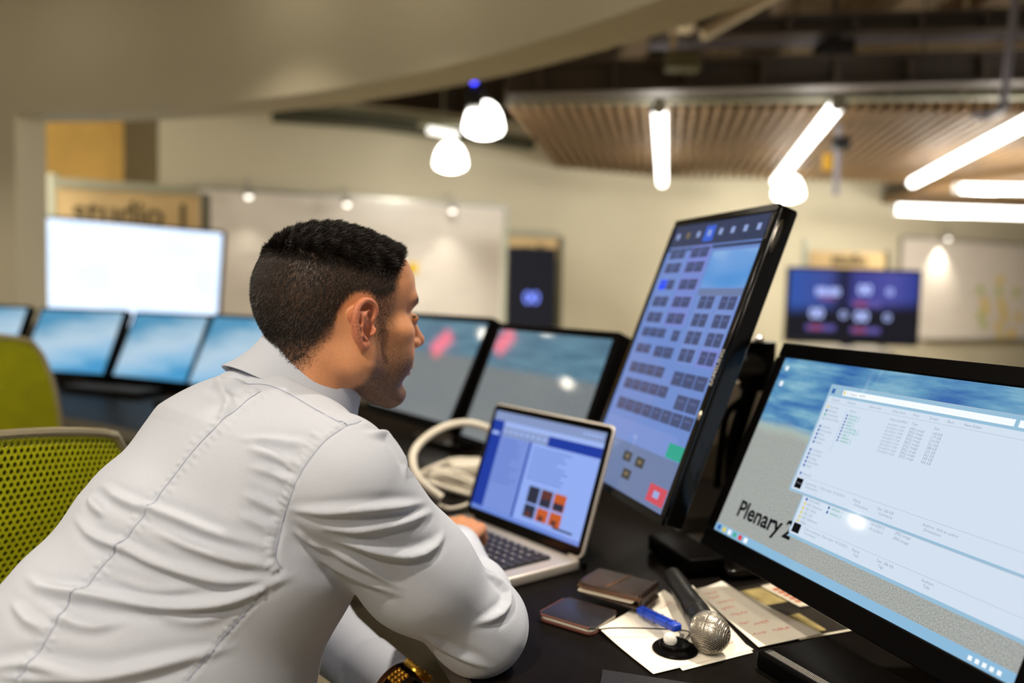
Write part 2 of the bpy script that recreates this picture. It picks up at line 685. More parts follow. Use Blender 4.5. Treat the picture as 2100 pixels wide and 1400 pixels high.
# projector with blue light above the big pendant
t = thing('ceiling_projector', 'small dark fixture with a blue light beside the largest dome pendant', 'projector', at(975, 200, 5.3))
b = MB()
b.rbox((0, 0, 0), (0.1, 0.14, 0.14), 0.015, bev=0.01)
b.build('body', M_can, t)
b = MB()
b.s = True
b.ball((-0.008, -0.085, 0.085), 0.022)
b.build('blue_light', mat('blue_led', (0, 0, 0.02, 1), .3, emit=(0.04, 0.05, 1.0, 1), es=6.0), t)
b = MB()
b.tube([(0, 0, 0.06), (0, 0, 1.9)], 0.012, 6)
b.build('mount', M_can, t)

# strip lamp and dark duct above the back wall on the left
pipe('cable_tray', 'dark cable tray running along the top of the back wall', 'cable tray', [at(560, 236, 6.75), at(760, 250, 7.1), at(1090, 296, 7.75)], 0.10, mat('tray_dark', rgb(58, 58, 42), .8), flat=.6)
pipe('green_conduit', 'pale green conduit pipe above the dark cable tray', 'pipe', [at(560, 212, 6.75), at(1000, 262, 7.55)], 0.05, M_steelg)
t = thing('strip_lamp', 'short glowing strip lamp behind the second dome pendant', 'strip lamp', at(908, 272, 6.5))
b = MB()
b.s = True
b.tube([(-.12, 0, .02), (.12, 0, -.02)], 0.03, 12)
b.build('diffuser', mat('strip_glow', (1, 1, 1, 1), .4, emit=(1, .98, .9, 1), es=1.3), t)
b = MB()
b.rbox((0, .02, .07), (.4, .09, .05), .02)
b.build('housing', M_steelg, t)
b = MB()
b.tube([(0, .02, .09), (0, .02, 4.4 - t.location.z)], .006, 6)
b.build('hanger', M_steelg, t)

# red exit sign on the left, seen mirrored in the screens
q = arcp(4.46, radians(94))
t = thing('exit_sign', 'glowing red exit sign high on the curved wall', 'sign', (q.x, q.y, 2.47), rz=radians(94) - pi / 2)
b = MB()
b.rbox((0, 0, 0), (0.18, 0.05, 0.24), 0.01)
b.build('housing', M_black, t)
b = MB()
b.quad((-.08, -.027, -.11), (.08, -.027, -.11), (.08, -.027, .11), (-.08, -.027, .11))
b.build('face', mat('exit_red', (0.3, 0.0, 0.0, 1), .4, emit=(1.0, 0.02, 0.03, 1), es=9.0), t)
# ------------------------------------------------------------------ things along the back wall
M_board = mat('whiteboard_white', rgb(236, 227, 216), 0.35, noise=0.03, nscale=1.2)
M_alu = mat('aluminium', rgb(170, 168, 160), 0.35, metal=0.8)
M_note = mat('note_yellow', rgb(240, 200, 40), 0.8)
M_noteg = mat('note_green', rgb(196, 206, 128), 0.8)
M_notey2 = mat('note_pale_yellow', rgb(236, 208, 112), 0.8)
M_ink = mat('ink_dark', rgb(92, 78, 52), 0.8)
M_ply = mat('sign_plywood', rgb(222, 190, 136), 0.6, noise=0.08, nscale=5)
WALLX = RZ(WYAW)


def wall_x(px):
    """x on the back wall under a pixel column"""
    d = _fw + (px - 1050) / FPX * CR
    k = d.x / d.y
    return 8.04 * k / (1 - WS * k)


def whiteboard(label, px0, px1, z0, z1):
    xa, xb = wall_x(px0), wall_x(px1)
    a, c = wall_pt(xa, z0, 0.02), wall_pt(xb, z0, 0.02)
    L = (c - a).length
    t = thing('whiteboard', label, 'whiteboard', a, rz=WYAW)
    b = MB()
    b.box((L / 2, 0, (z1 - z0) / 2), (L, 0.02, z1 - z0))
    b.build('panel', M_board, t)
    b = MB()
    h = z1 - z0
    for c_, s_ in (((L / 2, -.005, h), (L, .035, .025)), ((L / 2, -.005, 0), (L, .035, .025)), ((0, -.005, h / 2), (.025, .035, h)), ((L, -.005, h / 2), (.025, .035, h))):
        b.box(c_, s_)
    b.build('frame', M_alu, t)
    b = MB()
    b.box((L / 2, -.05, 0.0), (L * .8, .09, .02))
    b.build('pen_tray', M_alu, t)
    # faint handwriting
    b = MB()
    rnd = random.Random(int(px0))
    for k in range(26):
        x0 = rnd.uniform(.15, L - .5)
        z_ = rnd.uniform(.25, h - .15)
        w_ = rnd.uniform(.1, .35)
        b.tube([(x0 + w_ * i / 6, -.0125, z_ + rnd.uniform(-.012, .012)) for i in range(7)], 0.0022, 4)
    b.build('handwriting', mat('marker_grey', rgb(176, 168, 160), .8), t)
    return t


wb_l = whiteboard('long whiteboard on the back wall behind the head of the person', 388, 1029, 0.8, 2.06)
wb_r = whiteboard('whiteboard with sticky notes behind the wall display at the right edge', 1834, 2330, 0.75, 2.03)


def note(px, py, w, m, label, group=None, off=0.04):
    """sticky note on the back wall whiteboards"""
    d = at(px, py, 1.0) - Vector((0, 0, CZ))
    o_ = Vector((0, 0, CZ))
    n = Vector((WS, -1, 0)).normalized()
    p0 = wall_pt(0, 1, off)
    s = (p0 - o_).dot(n) / d.dot(n)
    p = o_ + d * s
    b = MB(RZ(WYAW))
    b.add([(-w / 2, 0, -w / 2), (w / 2, 0, -w / 2), (w / 2, -.002, 0), (w / 2, 0, w / 2), (-w / 2, 0, w / 2), (-w / 2, -.002, 0),
           (-w / 2, -.006, -w / 2), (w / 2, -.006, -w / 2), (w / 2, -.003, 0), (w / 2, -.001, w / 2), (-w / 2, -.001, w / 2), (-w / 2, -.003, 0)],
          [(0, 1, 2, 5), (5, 2, 3, 4), (6, 11, 8, 7), (11, 10, 9, 8), (0, 6, 7, 1), (4, 3, 9, 10), (0, 5, 11, 6), (5, 4, 10, 11), (1, 7, 8, 2), (2, 8, 9, 3)])
    ob = b.build('sticky_note', m)
    ob.location = p
    return tag(ob, label, 'sticky note', group)


note(847, 549, .10, M_note, 'yellow sticky note on the long whiteboard right by the forehead')
ns = [(2051, 575, M_notey2), (2010, 594, M_noteg), (2048, 596, M_noteg), (2018, 618, M_notey2), (2053, 618, M_notey2), (2084, 600, M_noteg),
      (2022, 634, M_notey2), (2056, 634, M_notey2), (2010, 646, M_noteg), (2060, 650, M_notey2), (2016, 664, M_noteg), (2048, 668, M_notey2),
      (2074, 684, M_note), (2050, 690, M_notey2), (2088, 650, M_notey2)]
for k, (x, y, m) in enumerate(ns):
    note(x, y, .11, m, 'pale sticky note in the cluster on the right whiteboard', 'sticky notes on the right whiteboard')

# wall washers above the boards
M_wash = mat('washer_glow', (1, 1, 1, 1), .4, emit=(1, .93, .82, 1), es=3.0)


def washer(px, py, label, power):
    xw = wall_x(px)
    zz = wall_pt(xw, 0)
    y_ = wall_pt(xw, 0, .28)
    p = at(px, py, y_.y)
    t = thing('wall_washer', label, 'picture lamp', p, rz=WYAW, group='small lamps above the whiteboards')
    b = MB()
    b.s = True
    b.lathe([(.006, .035), (.03, .03), (.046, .0), (.048, -.03)], 16, X=RX(-.35))
    b.build('shade', M_alu, t)
    b = MB()
    b.s = True
    b.ball((0, 0, -.02), 0.034, 12)
    b.build('bulb', M_wash, t)
    b = MB()
    b.s = True
    b.tube(smooth_path([(0, 0, .03), (0, .02, .10), (0, .15, .13), (0, .27, .1)]), .008, 8)
    b.build('arm', M_alu, t)
    lamp('beam', 'SPOT', (0, 0.03, -.07), power, (1, .92, .78), t, size=.03, aim=None, angle=95, blend=1.0)
    L_ = t.children[-1]
    L_.rotation_euler = (radians(20), 0, 0)


washer(510, 395, 'small lamp over the left end of the long whiteboard', 8)
washer(400, 452, 'added small lamp beside the left signboard, standing in for a bright reflection', 4)  # added lamp in place of a bright reflection patch on the board
washer(712, 411, 'small lamp over the long whiteboard right above the hair', 8)
washer(928, 425, 'small lamp over the long whiteboard under the second dome pendant', 7)
washer(1945, 484, 'small lamp over the right whiteboard under the level tube lamp', 34)


def wallpaper(name, kind, s=1.0):
    """picture shown by a screen, laid out over its own 0..1 coordinates"""
    m = bpy.data.materials.new(name)
    m.use_nodes = True
    nt = m.node_tree
    b = nt.nodes['Principled BSDF']
    b.inputs['Base Color'].default_value = (0.004, 0.004, 0.005, 1)
    b.inputs['Roughness'].default_value = 0.05
    N, Lk = nt.nodes.new, nt.links.new
    uv = N('ShaderNodeTexCoord')
    sep = N('ShaderNodeSeparateXYZ')
    Lk(uv.outputs['UV'], sep.inputs[0])

    def ramp(src, stops):
        r = N('ShaderNodeValToRGB')
        el = r.color_ramp.elements
        while len(el) < len(stops):
            el.new(0.5)
        for e, (p, c) in zip(el, stops):
            e.position = p
            e.color = c
        Lk(src, r.inputs['Fac'])
        return r.outputs['Color']

    def noise(scale, sx=1, sy=1, detail=3):
        mp = N('ShaderNodeMapping')
        mp.inputs['Scale'].default_value = (sx, sy, 1)
        Lk(uv.outputs['UV'], mp.inputs['Vector'])
        n = N('ShaderNodeTexNoise')
        n.inputs['Scale'].default_value = scale
        n.inputs['Detail'].default_value = detail
        Lk(mp.outputs['Vector'], n.inputs['Vector'])
        return n.outputs['Fac']

    def mix(f, a, c, mode='MIX'):
        x = N('ShaderNodeMix')
        x.data_type = 'RGBA'
        x.blend_type = mode
        if isinstance(f, (int, float)):
            x.inputs[0].default_value = f
        else:
            Lk(f, x.inputs[0])
        Lk(a, x.inputs[6])
        Lk(c, x.inputs[7])
        return x.outputs[2]
    if kind == 'beach':
        sand = ramp(noise(160, 1.6, 1, 2), [(0.3, rgb(142, 148, 146)), (0.7, rgb(182, 184, 178))])
        sea = ramp(noise(4.5, 1.2, 3.6, 5), [(0.33, rgb(54, 104, 170)), (0.5, rgb(92, 148, 188)), (0.68, rgb(138, 186, 206))])
        wob = N('ShaderNodeMath')
        wob.operation = 'MULTIPLY_ADD'
        Lk(noise(5, 1, 1, 4), wob.inputs[0])
        wob.inputs[1].default_value = 0.06
        Lk(sep.outputs['Y'], wob.inputs[2])
        edge = ramp(wob.outputs[0], [(0.635, (0, 0, 0, 1)), (0.67, (1, 1, 1, 1))])
        foam = ramp(wob.outputs[0], [(0.60, (0, 0, 0, 1)), (0.645, (.6, .6, .6, 1)), (0.69, (0, 0, 0, 1))])
        c = mix(edge, sand, sea)
        fo = N('ShaderNodeRGB')
        fo.outputs[0].default_value = rgb(176, 196, 186)
        c = mix(foam, c, fo.outputs[0])
    elif kind == 'beach_dull':
        sand = ramp(noise(40, 1.6, 1, 2), [(0.3, rgb(110, 118, 122)), (0.7, rgb(130, 136, 138))])
        sea = ramp(noise(3.5, 1, 4.5, 3), [(0.3, rgb(78, 112, 134)), (0.7, rgb(100, 140, 158))])
        edge = ramp(sep.outputs['Y'], [(0.62, (0, 0, 0, 1)), (0.68, (1, 1, 1, 1))])
        c = mix(edge, sand, sea)
    elif kind == 'aurora':
        d = N('ShaderNodeMath')
        d.operation = 'MULTIPLY_ADD'
        Lk(sep.outputs['X'], d.inputs[0])
        d.inputs[1].default_value = -0.45
        Lk(sep.outputs['Y'], d.inputs[2])
        w2 = N('ShaderNodeMath')
        w2.operation = 'MULTIPLY_ADD'
        Lk(noise(2.2, .8, 2.2, 3), w2.inputs[0])
        w2.inputs[1].default_value = 0.55
        Lk(d.outputs[0], w2.inputs[2])
        c = ramp(w2.outputs[0], [(0.0, rgb(74, 156, 206)), (0.2, rgb(136, 188, 222)), (0.42, rgb(168, 202, 228)), (0.55, rgb(182, 208, 226)), (0.75, rgb(160, 194, 216)), (1.0, rgb(84, 150, 188))])
    elif kind == 'clouds':
        c = ramp(noise(3.0, 1, 1, 4), [(0.3, rgb(198, 218, 248)), (0.55, rgb(212, 228, 250)), (0.8, rgb(222, 234, 250))])
    elif kind == 'night':
        d = N('ShaderNodeMath')
        d.operation = 'MULTIPLY_ADD'
        Lk(sep.outputs['X'], d.inputs[0])
        d.inputs[1].default_value = -0.12
        Lk(sep.outputs['Y'], d.inputs[2])
        sky = ramp(sep.outputs['X'], [(0.0, rgb(44, 84, 168)), (0.3, rgb(62, 76, 150)), (0.42, rgb(16, 16, 36)), (0.52, rgb(58, 62, 140)), (0.8, rgb(76, 78, 160)), (1.0, rgb(40, 56, 140))])
        blk = N('ShaderNodeRGB')
        blk.outputs[0].default_value = rgb(10, 11, 26)
        e = ramp(d.outputs[0], [(0.34, (0, 0, 0, 1)), (0.52, (1, 1, 1, 1))])
        c = mix(e, blk.outputs[0], sky)
    elif kind == 'swirl':
        c = ramp(noise(.7, 1, 1.2, 1), [(0.3, rgb(64, 140, 210)), (0.5, rgb(112, 160, 220)), (0.7, rgb(176, 208, 238))])
    Lk(c, b.inputs['Emission Color'])
    b.inputs['Emission Strength'].default_value = s * .84
    return m


UVQ = [(0, 0), (1, 0), (1, 1), (0, 1)]


def flat(m, u0, v0, u1, v1, off, W, H):
    """rectangle on a screen, in screen fractions, off metres in front of it"""
    m.quad((u0 * W, -off, v0 * H), (u1 * W, -off, v0 * H), (u1 * W, -off, v1 * H), (u0 * W, -off, v1 * H), uv=UVQ)


def display(name, label, cat, o, yaw, W, H, scr, roll=0.0, bez=0.018, foot=True, extra=None, tilt=0.0):
    """wall size display; o is the lower left corner of the picture"""
    base = Vector((o.x + cos(yaw) * W / 2, o.y + sin(yaw) * W / 2, 0))
    t = thing(name, label, cat, base, rz=yaw)
    X = T(-W / 2, 0, o.z) @ T(W / 2, 0, H / 2) @ RY(roll) @ RX(-tilt) @ T(-W / 2, 0, -H / 2)
    b = MB(X)
    b.box((W / 2, .032, H / 2), (W + 2 * bez, .055, H + 2 * bez))
    b.build('cabinet', M_black, t, bevel=.004)
    b = MB(X)
    b.box((W / 2, 0.001, H + bez / 2), (W + 2 * bez, .012, bez))
    b.box((W / 2, 0.001, -bez / 2), (W + 2 * bez, .012, bez))
    b.box((-bez / 2, 0.001, H / 2), (bez, .012, H))
    b.box((W + bez / 2, 0.001, H / 2), (bez, .012, H))
    b.build('bezel', M_black, t)
    s = MB(X)
    flat(s, 0, 0, 1, 1, -.002, W, H)
    ms = [scr]
    if extra:
        extra(s, ms, W, H)
    s.build('screen', ms, t)
    if foot:
        b = MB()
        b.box((0, .09, (o.z + H * .5) / 2), (.09, .05, o.z + H * .5))
        b.build('post', M_black, t)
        b = MB()
        b.rbox((0, .05, .025), (.7, .5, .05), .05, bev=.015)
        b.build('foot', M_black, t)
    return t


display('wall_display', 'large display glowing white and pale blue above the desk monitors on the left', 'display', at(34, 678, 5.25), 0.16, 1.28, 0.72, wallpaper('tv_clouds', 'clouds', 1.6), roll=radians(3.4))


def clocks(s, ms, W, H):
    ms.append(lit('clock_face', rgb(176, 190, 250), 1.3))
    ms.append(lit('clock_text', rgb(92, 84, 160), 1.0))
    ms.append(lit('clock_red', rgb(150, 70, 110), 1.0))

    def disc(u, v, ru):
        r = ru * W
        s.m = 1
        n = 20
        for k in range(n):
            a0, a1 = 2 * pi * k / n, 2 * pi * (k + 1) / n
            s.quad(*[(u * W + q * r * cos(a), -.001, v * H + q * r * sin(a)) for q, a in ((.55, a0), (1, a0), (1, a1), (.55, a1))])
    for u, v in ((.78, .72), (.43, .38), (.77, .36)):
        disc(u, v, .028)
    for u, v, tx in ((.30, .70, '00:00'), (.585, .73, '00'), (.22, .38, '00'), (.57, .355, '00')):
        s.m = 1
        s.text(tx, .105 * W if len(tx) < 3 else .085 * W, T(u * W, -.001, v * H - .03 * W) @ RX(pi / 2), bold=.004, align='CENTER')
    s.m = 2
    for u, v in ((.6, .54), (.25, .19), (.60, .17)):
        flat(s, u - .11, v - .04, u + .12, v + .04, .0004, W, H)
    s.m = 3
    for u, v in ((.56, .54), (.22, .19), (.56, .17)):
        flat(s, u - .05, v - .03, u + .05, v + .03, .0008, W, H)
    flat(s, .24, .59, .36, .62, .0008, W, H)


display('clock_display', 'wall display on a stand with blue clock dials on a dark picture', 'display', Vector((2.238, 6.469, CZ - .310)), -0.05, 1.02, 0.575, wallpaper('tv_night', 'night', 1.0), roll=radians(.6), extra=clocks)


def blue_word(s, ms, W, H):
    ms.append(lit('blue_word', rgb(120, 140, 250), 1.6))
    s.m = 1
    s.text('00', .16 * W * 2.2, T(.5 * W, -.001, .30 * H) @ RX(pi / 2), bold=.004, align='CENTER')


o_ = at(1043, 668, 7.25)
display('dark_display', 'narrow dark display with one blue mark behind the monitors in the middle', 'display', o_, 0.25, 0.42, 0.70, lit('tv_dark', rgb(15, 17, 28), 1.0), extra=blue_word)

# white side table below the clock display
t = thing('side_table', 'white side table under the clock display', 'table', (at(1725, 712, 5.85).x, 5.85, 0))
b = MB()
zt = at(1725, 712, 5.85).z
b.rbox((0, 0, zt - .02), (.64, .36, .04), .02, bev=.008)
b.build('tabletop', mat('table_white', rgb(238, 232, 220), .5), t)
for sx in (-1, 1):
    for sy in (-1, 1):
        b = MB()
        b.tube([(sx * .30, sy * .14, 0), (sx * .3, sy * .14, zt - .04)], .018, 8)
        b.build('leg', M_alu, t)


# signs
def signboard(name, label, p, yaw, W, H, word, size, rail=True, zoff=0.0):
    t = thing(name, label, 'sign', (p.x, p.y, 0), rz=yaw)
    b = MB()
    b.box((W / 2, 0, p.z + H / 2), (W, .03, H))
    b.build('board', M_ply, t)
    b = MB()
    b.text(word, size, T(W * .52, -.017, p.z + H * .22 + zoff) @ RX(pi / 2), bold=.006, align='CENTER')
    b.build('lettering', M_ink, t)
    if rail:
        b = MB()
        b.box((W / 2, -.005, p.z + H + .035), (W, .05, .07))
        b.build('top_rail', mat('rail_greygreen', rgb(176, 172, 148), .6), t)
    for nm, x, m_, r in (('post', -.03, mat('post_pale', rgb(206, 208, 186), .5), .035), ('post', W + .04, mat('post_dark', rgb(96, 92, 66), .6), .035)):
        b = MB()
        b.s = True
        b.tube([(x, .02, 0), (x, .02, p.z + H + (.1 if x < 0 else .02))], r, 10)
        b.build(nm, m_, t)
    return t


signboard('signboard', 'plywood studio sign with a pale post above the bright white display', at(118, 480, 5.9), 0.36, 0.98, .34, 'studio 1', .25, zoff=.02)
signboard('signboard', 'plywood studio sign above the narrow dark display', at(1044, 528, 7.6), 0.3, 0.48, .20, 'studio', .13, rail=True)
signboard('signboard', 'plywood studio sign above the clock display', at(1658, 548, 7.6), 0.2, 0.80, .16, 'studio', .15, rail=False)
# ------------------------------------------------------------------ curved desk
M_desk = mat('desk_black_laminate', rgb(20, 17, 15), 0.36, noise=0.12, nscale=30, spec=0.12)
M_edge = mat('desk_edge_grey', rgb(88, 84, 80), 0.5)
M_panel = mat('panel_taupe', rgb(128, 116, 100), 0.7)
M_glossy = mat('gloss_black', rgb(7, 6, 6), 0.14, spec=0.3)
M_satin = mat('satin_black', rgb(9, 8, 8), 0.34, spec=0.15)
R_FRONT, R_BACK = 3.335, 4.28
q = arcp(R_FRONT, radians(30))
t = thing('curved_desk', 'long curved black desk carrying all the monitors and the laptop', 'desk', (q.x, q.y, 0))
Xd = T(-q.x, -q.y, 0)
b = arc_wall(R_FRONT + .004, R_BACK, -30, 112, DESK - .036, DESK, 110)
b2 = MB(Xd)
b2.add(b.v, b.f)
b2.build('desktop', M_desk, t, angle=30)
b = arc_wall(R_FRONT, R_FRONT + .005, -30, 112, DESK - .038, DESK - .002, 110)
b2 = MB(Xd)
b2.add(b.v, b.f)
b2.build('edge_band', M_edge, t, angle=30)
b = arc_wall(R_BACK, R_BACK + .03, -30, 112, 0.1, 0.99, 110)
b2 = MB(Xd)
b2.add(b.v, b.f)
b2.build('back_panel', M_panel, t, angle=30)
b = arc_wall(4.0, 4.02, -30, 112, 0.08, 0.60, 110)
b2 = MB(Xd)
b2.add(b.v, b.f)
b2.build('modesty_panel', mat('modesty_olive', rgb(150, 140, 112), .7), t, angle=30)
for a in (-22, 2, 50, 74, 98):
    p = arcp(3.85, radians(a))
    b = MB(Xd)
    b.box((0, 0, (DESK - .036) / 2), (.75, .04, DESK - .036), T(p.x, p.y, 0) @ RZ(radians(a)))
    b.build('support_leg', M_panel, t)


# ------------------------------------------------------------------ monitors
def monitor(label, o, yaw, tilt, W, H, scr, bez=0.016, dep=0.035, fill=None, stand='column', case=None, corner=.008, group=None, name='monitor', back=.09):
    """o: lower left corner of the picture. Local x right, y away from the viewer"""
    case = case or M_satin
    r = Vector((cos(yaw), sin(yaw), 0))
    aw = Vector((-sin(yaw), cos(yaw), 0))
    mid = o + r * (W / 2)
    foot = mid + aw * (H * .5 * sin(tilt) + back)
    t = thing(name, label, 'monitor', (foot.x, foot.y, DESK), rz=yaw, group=group)
    Xl = t.matrix_world.inverted() @ T(*o) @ RZ(yaw) @ RX(-tilt)
    bl = bez if isinstance(bez, (tuple, list)) else (bez,) * 4      # left right bottom top
    b = MB(Xl @ RX(pi / 2))
    # outline in x,z -> rbox lies in its own xy plane
    w_, h_ = W + bl[0] + bl[1], H + bl[2] + bl[3]
    cx, cy = (W + bl[1] - bl[0]) / 2, (H + bl[3] - bl[2]) / 2
    b.rbox((cx, cy, -dep / 2 - .002), (w_, h_, dep), corner, bev=.004)
    b.rbox((cx, cy, -dep - .012), (w_ * .72, h_ * .72, .026), .03, bev=.012)
    b.build('housing', case, t)
    # raised front rim
    b = MB(Xl)
    for c_, s_ in (((W / 2, 0, H + bl[3] / 2), (w_ - .004, .006, bl[3] - .001)), ((cx, 0, -bl[2] / 2), (w_ - .004, .006, bl[2] - .001)),
                   ((-bl[0] / 2, 0, H / 2), (bl[0] - .001, .006, H)), ((W + bl[1] / 2, 0, H / 2), (bl[1] - .001, .006, H))):
        b.box((c_[0], c_[1], c_[2]), s_)
    b.build('bezel', case, t, bevel=.0015)
    s = MB(Xl)
    flat(s, 0, 0, 1, 1, .0006, W, H)
    ms = [scr]
    if fill:
        fill(s, ms, W, H, Xl, t)
    s.build('screen', ms, t)
    # stand
    hub = Xl @ Vector((W / 2, dep + .024, H / 2))
    if stand == 'column':
        b = MB()
        b.rbox((0, 0.02, .008), (.24, .20, .016), .04, bev=.006)
        b.build('stand_base', M_glossy, t)
        b = MB()
        b.rbox((0, .05, (hub.z + .02) / 2 + .008), (.09, .04, hub.z + .02), .012, bev=.004)
        b.build('stand_column', M_satin, t)
        b = MB()
        b.tube([hub, Vector((0, .05, hub.z - .01))], .026, 12)
        b.build('hinge', M_satin, t)
    elif stand == 'low':
        b = MB()
        b.rbox((0.05, .20, .008), (.22, .18, .016), .02, bev=.006)
        b.build('stand_base', M_glossy, t)
        b = MB()
        b.tube([Vector((0.05, .2, .01)), Vector((.04, .19, hub.z)), hub], .026, 12)
        b.build('stand_arm', M_satin, t)
    elif stand == 'arm':
        Wi = t.matrix_world.inverted()
        e1 = Wi @ at(1553, 752, 1.56)
        e2 = Wi @ at(1502, 915, 1.60)
        for nm, pts, rr in (('arm_upper', [hub, e1], .026), ('arm_lower', [e1, e2], .016), ('arm_post', [Vector((e2.x, e2.y, .0)), e2 + Vector((0, 0, .02))], .014)):
            b = MB()
            b.s = True
            b.tube(pts, rr, 14)
            b.build(nm, M_satin, t)
        b = MB()
        b.s = True
        b.tube([e1 + Vector((-.0, -.0, -.045)), e1 + Vector((0, 0, .05))], .034, 16)
        b.build('elbow_joint', M_satin, t)
        b = MB()
        b.s = True
        b.ball(e1 + Vector((0, 0, .052)), .011)
        b.build('bolt', mat('chrome', rgb(230, 225, 220), .15, metal=1), t)
        b = MB()
        b.rbox((-.02, .16, .009), (.20, .17, .018), .012, bev=.005)
        b.build('stand_base', M_glossy, t)
        b = MB()
        b.s = True
        b.ball((-.05, .13, .021), .007, 12)
        b.build('base_screw', mat('chrome_screw', rgb(230, 226, 220), .12, metal=1), t)
        b = MB()
        b.rbox((-.02, .05, .017), (.15, .07, .030), .008, bev=.005)
        b.build('power_box', M_satin, t)
    return t, Xl


A0 = Vector((0, 0, CZ))
S_text = lit('ui_text_grey', rgb(150, 168, 186), 1.0)


# right monitor: two file windows over the beach picture
def explorer(s, ms, W, H, Xl, t):
    K = {}

    def col(n, c, e=1.0):
        K[n] = len(ms)
        ms.append(lit('file_' + n, c, e))
    col('win', rgb(210, 224, 240), 1.0)
    col('glass', rgb(150, 190, 216))
    col('line', rgb(168, 190, 208))
    col('txt', rgb(150, 166, 184))
    col('dark', rgb(12, 14, 16), .6)
    col('green', rgb(70, 176, 150))
    col('blue', rgb(50, 96, 170))
    col('yellow', rgb(226, 206, 90))
    col('bar', rgb(140, 186, 218))
    col('white', rgb(236, 242, 246), 1.1)
    col('red', rgb(220, 60, 60))
    col('ink', rgb(22, 26, 30), .6)

    def R(c, u0, v0, u1, v1, o_=.001):
        s.m = K[c]
        flat(s, u0, v0, u1, v1, o_, W, H)

    def tx(c, u, v, st, size=.0050, bold=0.0, o_=.0016):
        s.m = K[c]
        s.text(st, size, T(u * W, -o_, v * H) @ RX(pi / 2), bold=bold)
    R('bar', 0, 0, 1, .042)
    for k, c in enumerate(('blue', 'yellow', 'white', 'green', 'red', 'white', 'bar')):
        R(c, .012 + .027 * k, .009, .028 + .027 * k, .034, .0013)
    for k in range(5):
        R('white', .90 + .016 * k, .010, .909 + .016 * k, .026, .0013)
    # lower window
    R('glass', .30, .135, 1.0, .50, .0009)
    R('win', .304, .15, 1.0, .50, .0010)
    # upper window
    R('line', .2405, .336, 1.0, .896, .0011)
    R('glass', .2425, .34, 1.0, .893, .0012)
    R('win', .2475, .348, 1.0, .805, .0013)
    R('win', .2475, .805, 1.0, .835, .0013)
    R('white', .295, .848, .81, .876, .00135)
    R('white', .82, .848, 1.0, .876, .00135)
    R('blue', .252, .85, .264, .875, .0014)
    R('line', .27, .852, .281, .874, .0014)
    R('line', .2475, .803, 1.0, .8045, .0014)
    R('yellow', .299, .852, .305, .872, .0015)
    tx('txt', .31, .856, 'C: Images   NEW', .005)
    for u, st in ((.262, 'Organize'), (.325, 'Preview'), (.405, 'Share with'), (.485, 'Slide show'), (.55, 'Print'), (.60, 'E-mail'), (.65, 'Burn'), (.695, 'New folder')):
        tx('txt', u, .814, st, .005)
    rows = ['Favorites', 'Desktop', 'Downloads', 'Recent Places', '', 'Libraries', 'Documents', 'Music', 'Pictures', 'Videos', '', 'Computer', 'Local Disk', 'Storage', 'Removable', 'Public', '', 'Network']
    for k, st in enumerate(rows):
        v = .775 - .0205 * k
        if st:
            R(('yellow', 'blue', 'green', 'line')[k % 4] if k < 4 else 'blue', .258, v, .2645, v + .013, .0015)
            tx('txt', .2685, v + .002, st)
    R('line', .3335, .565, .3345, .785, .0015)
    tx('txt', .345, .776, 'Name')
    for k in range(9):
        v = .752 - .0157 * k
        R('blue', .341, v + .001, .3462, v + .0105, .0015)
        tx('green', .352, v + .002, ('feature_1', 'feature_2', 'head_1', 'head_2', 'monitoring_1', 'monitoring_2', 'map_1', 'website_1', 'website_2')[k])
        tx('txt', .484, v + .001, '10/16/2013 12:04', .0042)
        tx('txt', .556, v + .001, 'JPEG image')
        tx('txt', .622, v + .001, '%d KB' % (140 + 37 * k))
    tx('txt', .486, .776, 'Date modified')
    tx('txt', .556, .776, 'Type')
    tx('txt', .622, .776, 'Size')
    R('line', .2475, .418, 1.0, .4195, .0015)
    R('dark', .256, .358, .283, .408, .0016)
    tx('txt', .262, .38, 'Plenary', .0036)
    for u, st in ((.292, 'monitoring_1   Date taken 10/16/2013'), (.475, 'Rating'), (.555, 'Size  286 KB'), (.69, 'Authors  Add an author')):
        tx('txt', u, .39, st)
        tx('txt', u + .008, .372, ('JPEG image', 'Dimensions', 'Title  Add a title', 'Comments')[(int(u * 20)) % 4])
    # lower window content
    for k in range(6):
        v = .318 - .0215 * k
        R('yellow' if k else 'blue', .318, v, .325, v + .013, .0013)
        tx('txt', .33, v + .002, ('Removable', 'AJD_Handouts', 'AJD_Slides', 'AJD_Lab', 'AJD_Reference', 'Public')[k], o_=.0014)
    for k in range(2):
        v = .318 - .0215 * k
        R('blue', .405, v, .411, v + .013, .0013)
        tx('green', .417, v + .002, 'website_%d' % (k + 1), o_=.0014)
        tx('txt', .552, v + .002, '10/16/2013', o_=.0014)
        tx('txt', .63, v + .002, 'JPEG image', o_=.0014)
    R('line', .304, .212, 1.0, .2135, .0013)
    R('dark', .312, .16, .341, .205, .0016)
    for u, st in ((.352, '2 items selected  Date taken 10/16/2013'), (.53, 'Rating'), (.61, 'Size  286 KB'), (.74, 'Authors')):
        tx('txt', u, .19, st, o_=.0014)
        tx('txt', u + .008, .172, ('Tags', 'Dimensions', 'Title', 'Comments')[(int(u * 20)) % 4], o_=.0014)
    # desktop icons
    R('white', .02, .93, .034, .955, .0012)
    R('white', .022, .84, .036, .868, .0012)
    # wallpaper lettering
    s.m = K['ink']
    s.text('Plenary', .0345, T(.069 * W, -.0009, .118 * H) @ RX(pi / 2), bold=.0009)
    s.text('2', .0345, T(.284 * W, -.00095, .118 * H) @ RX(pi / 2), bold=.0009)


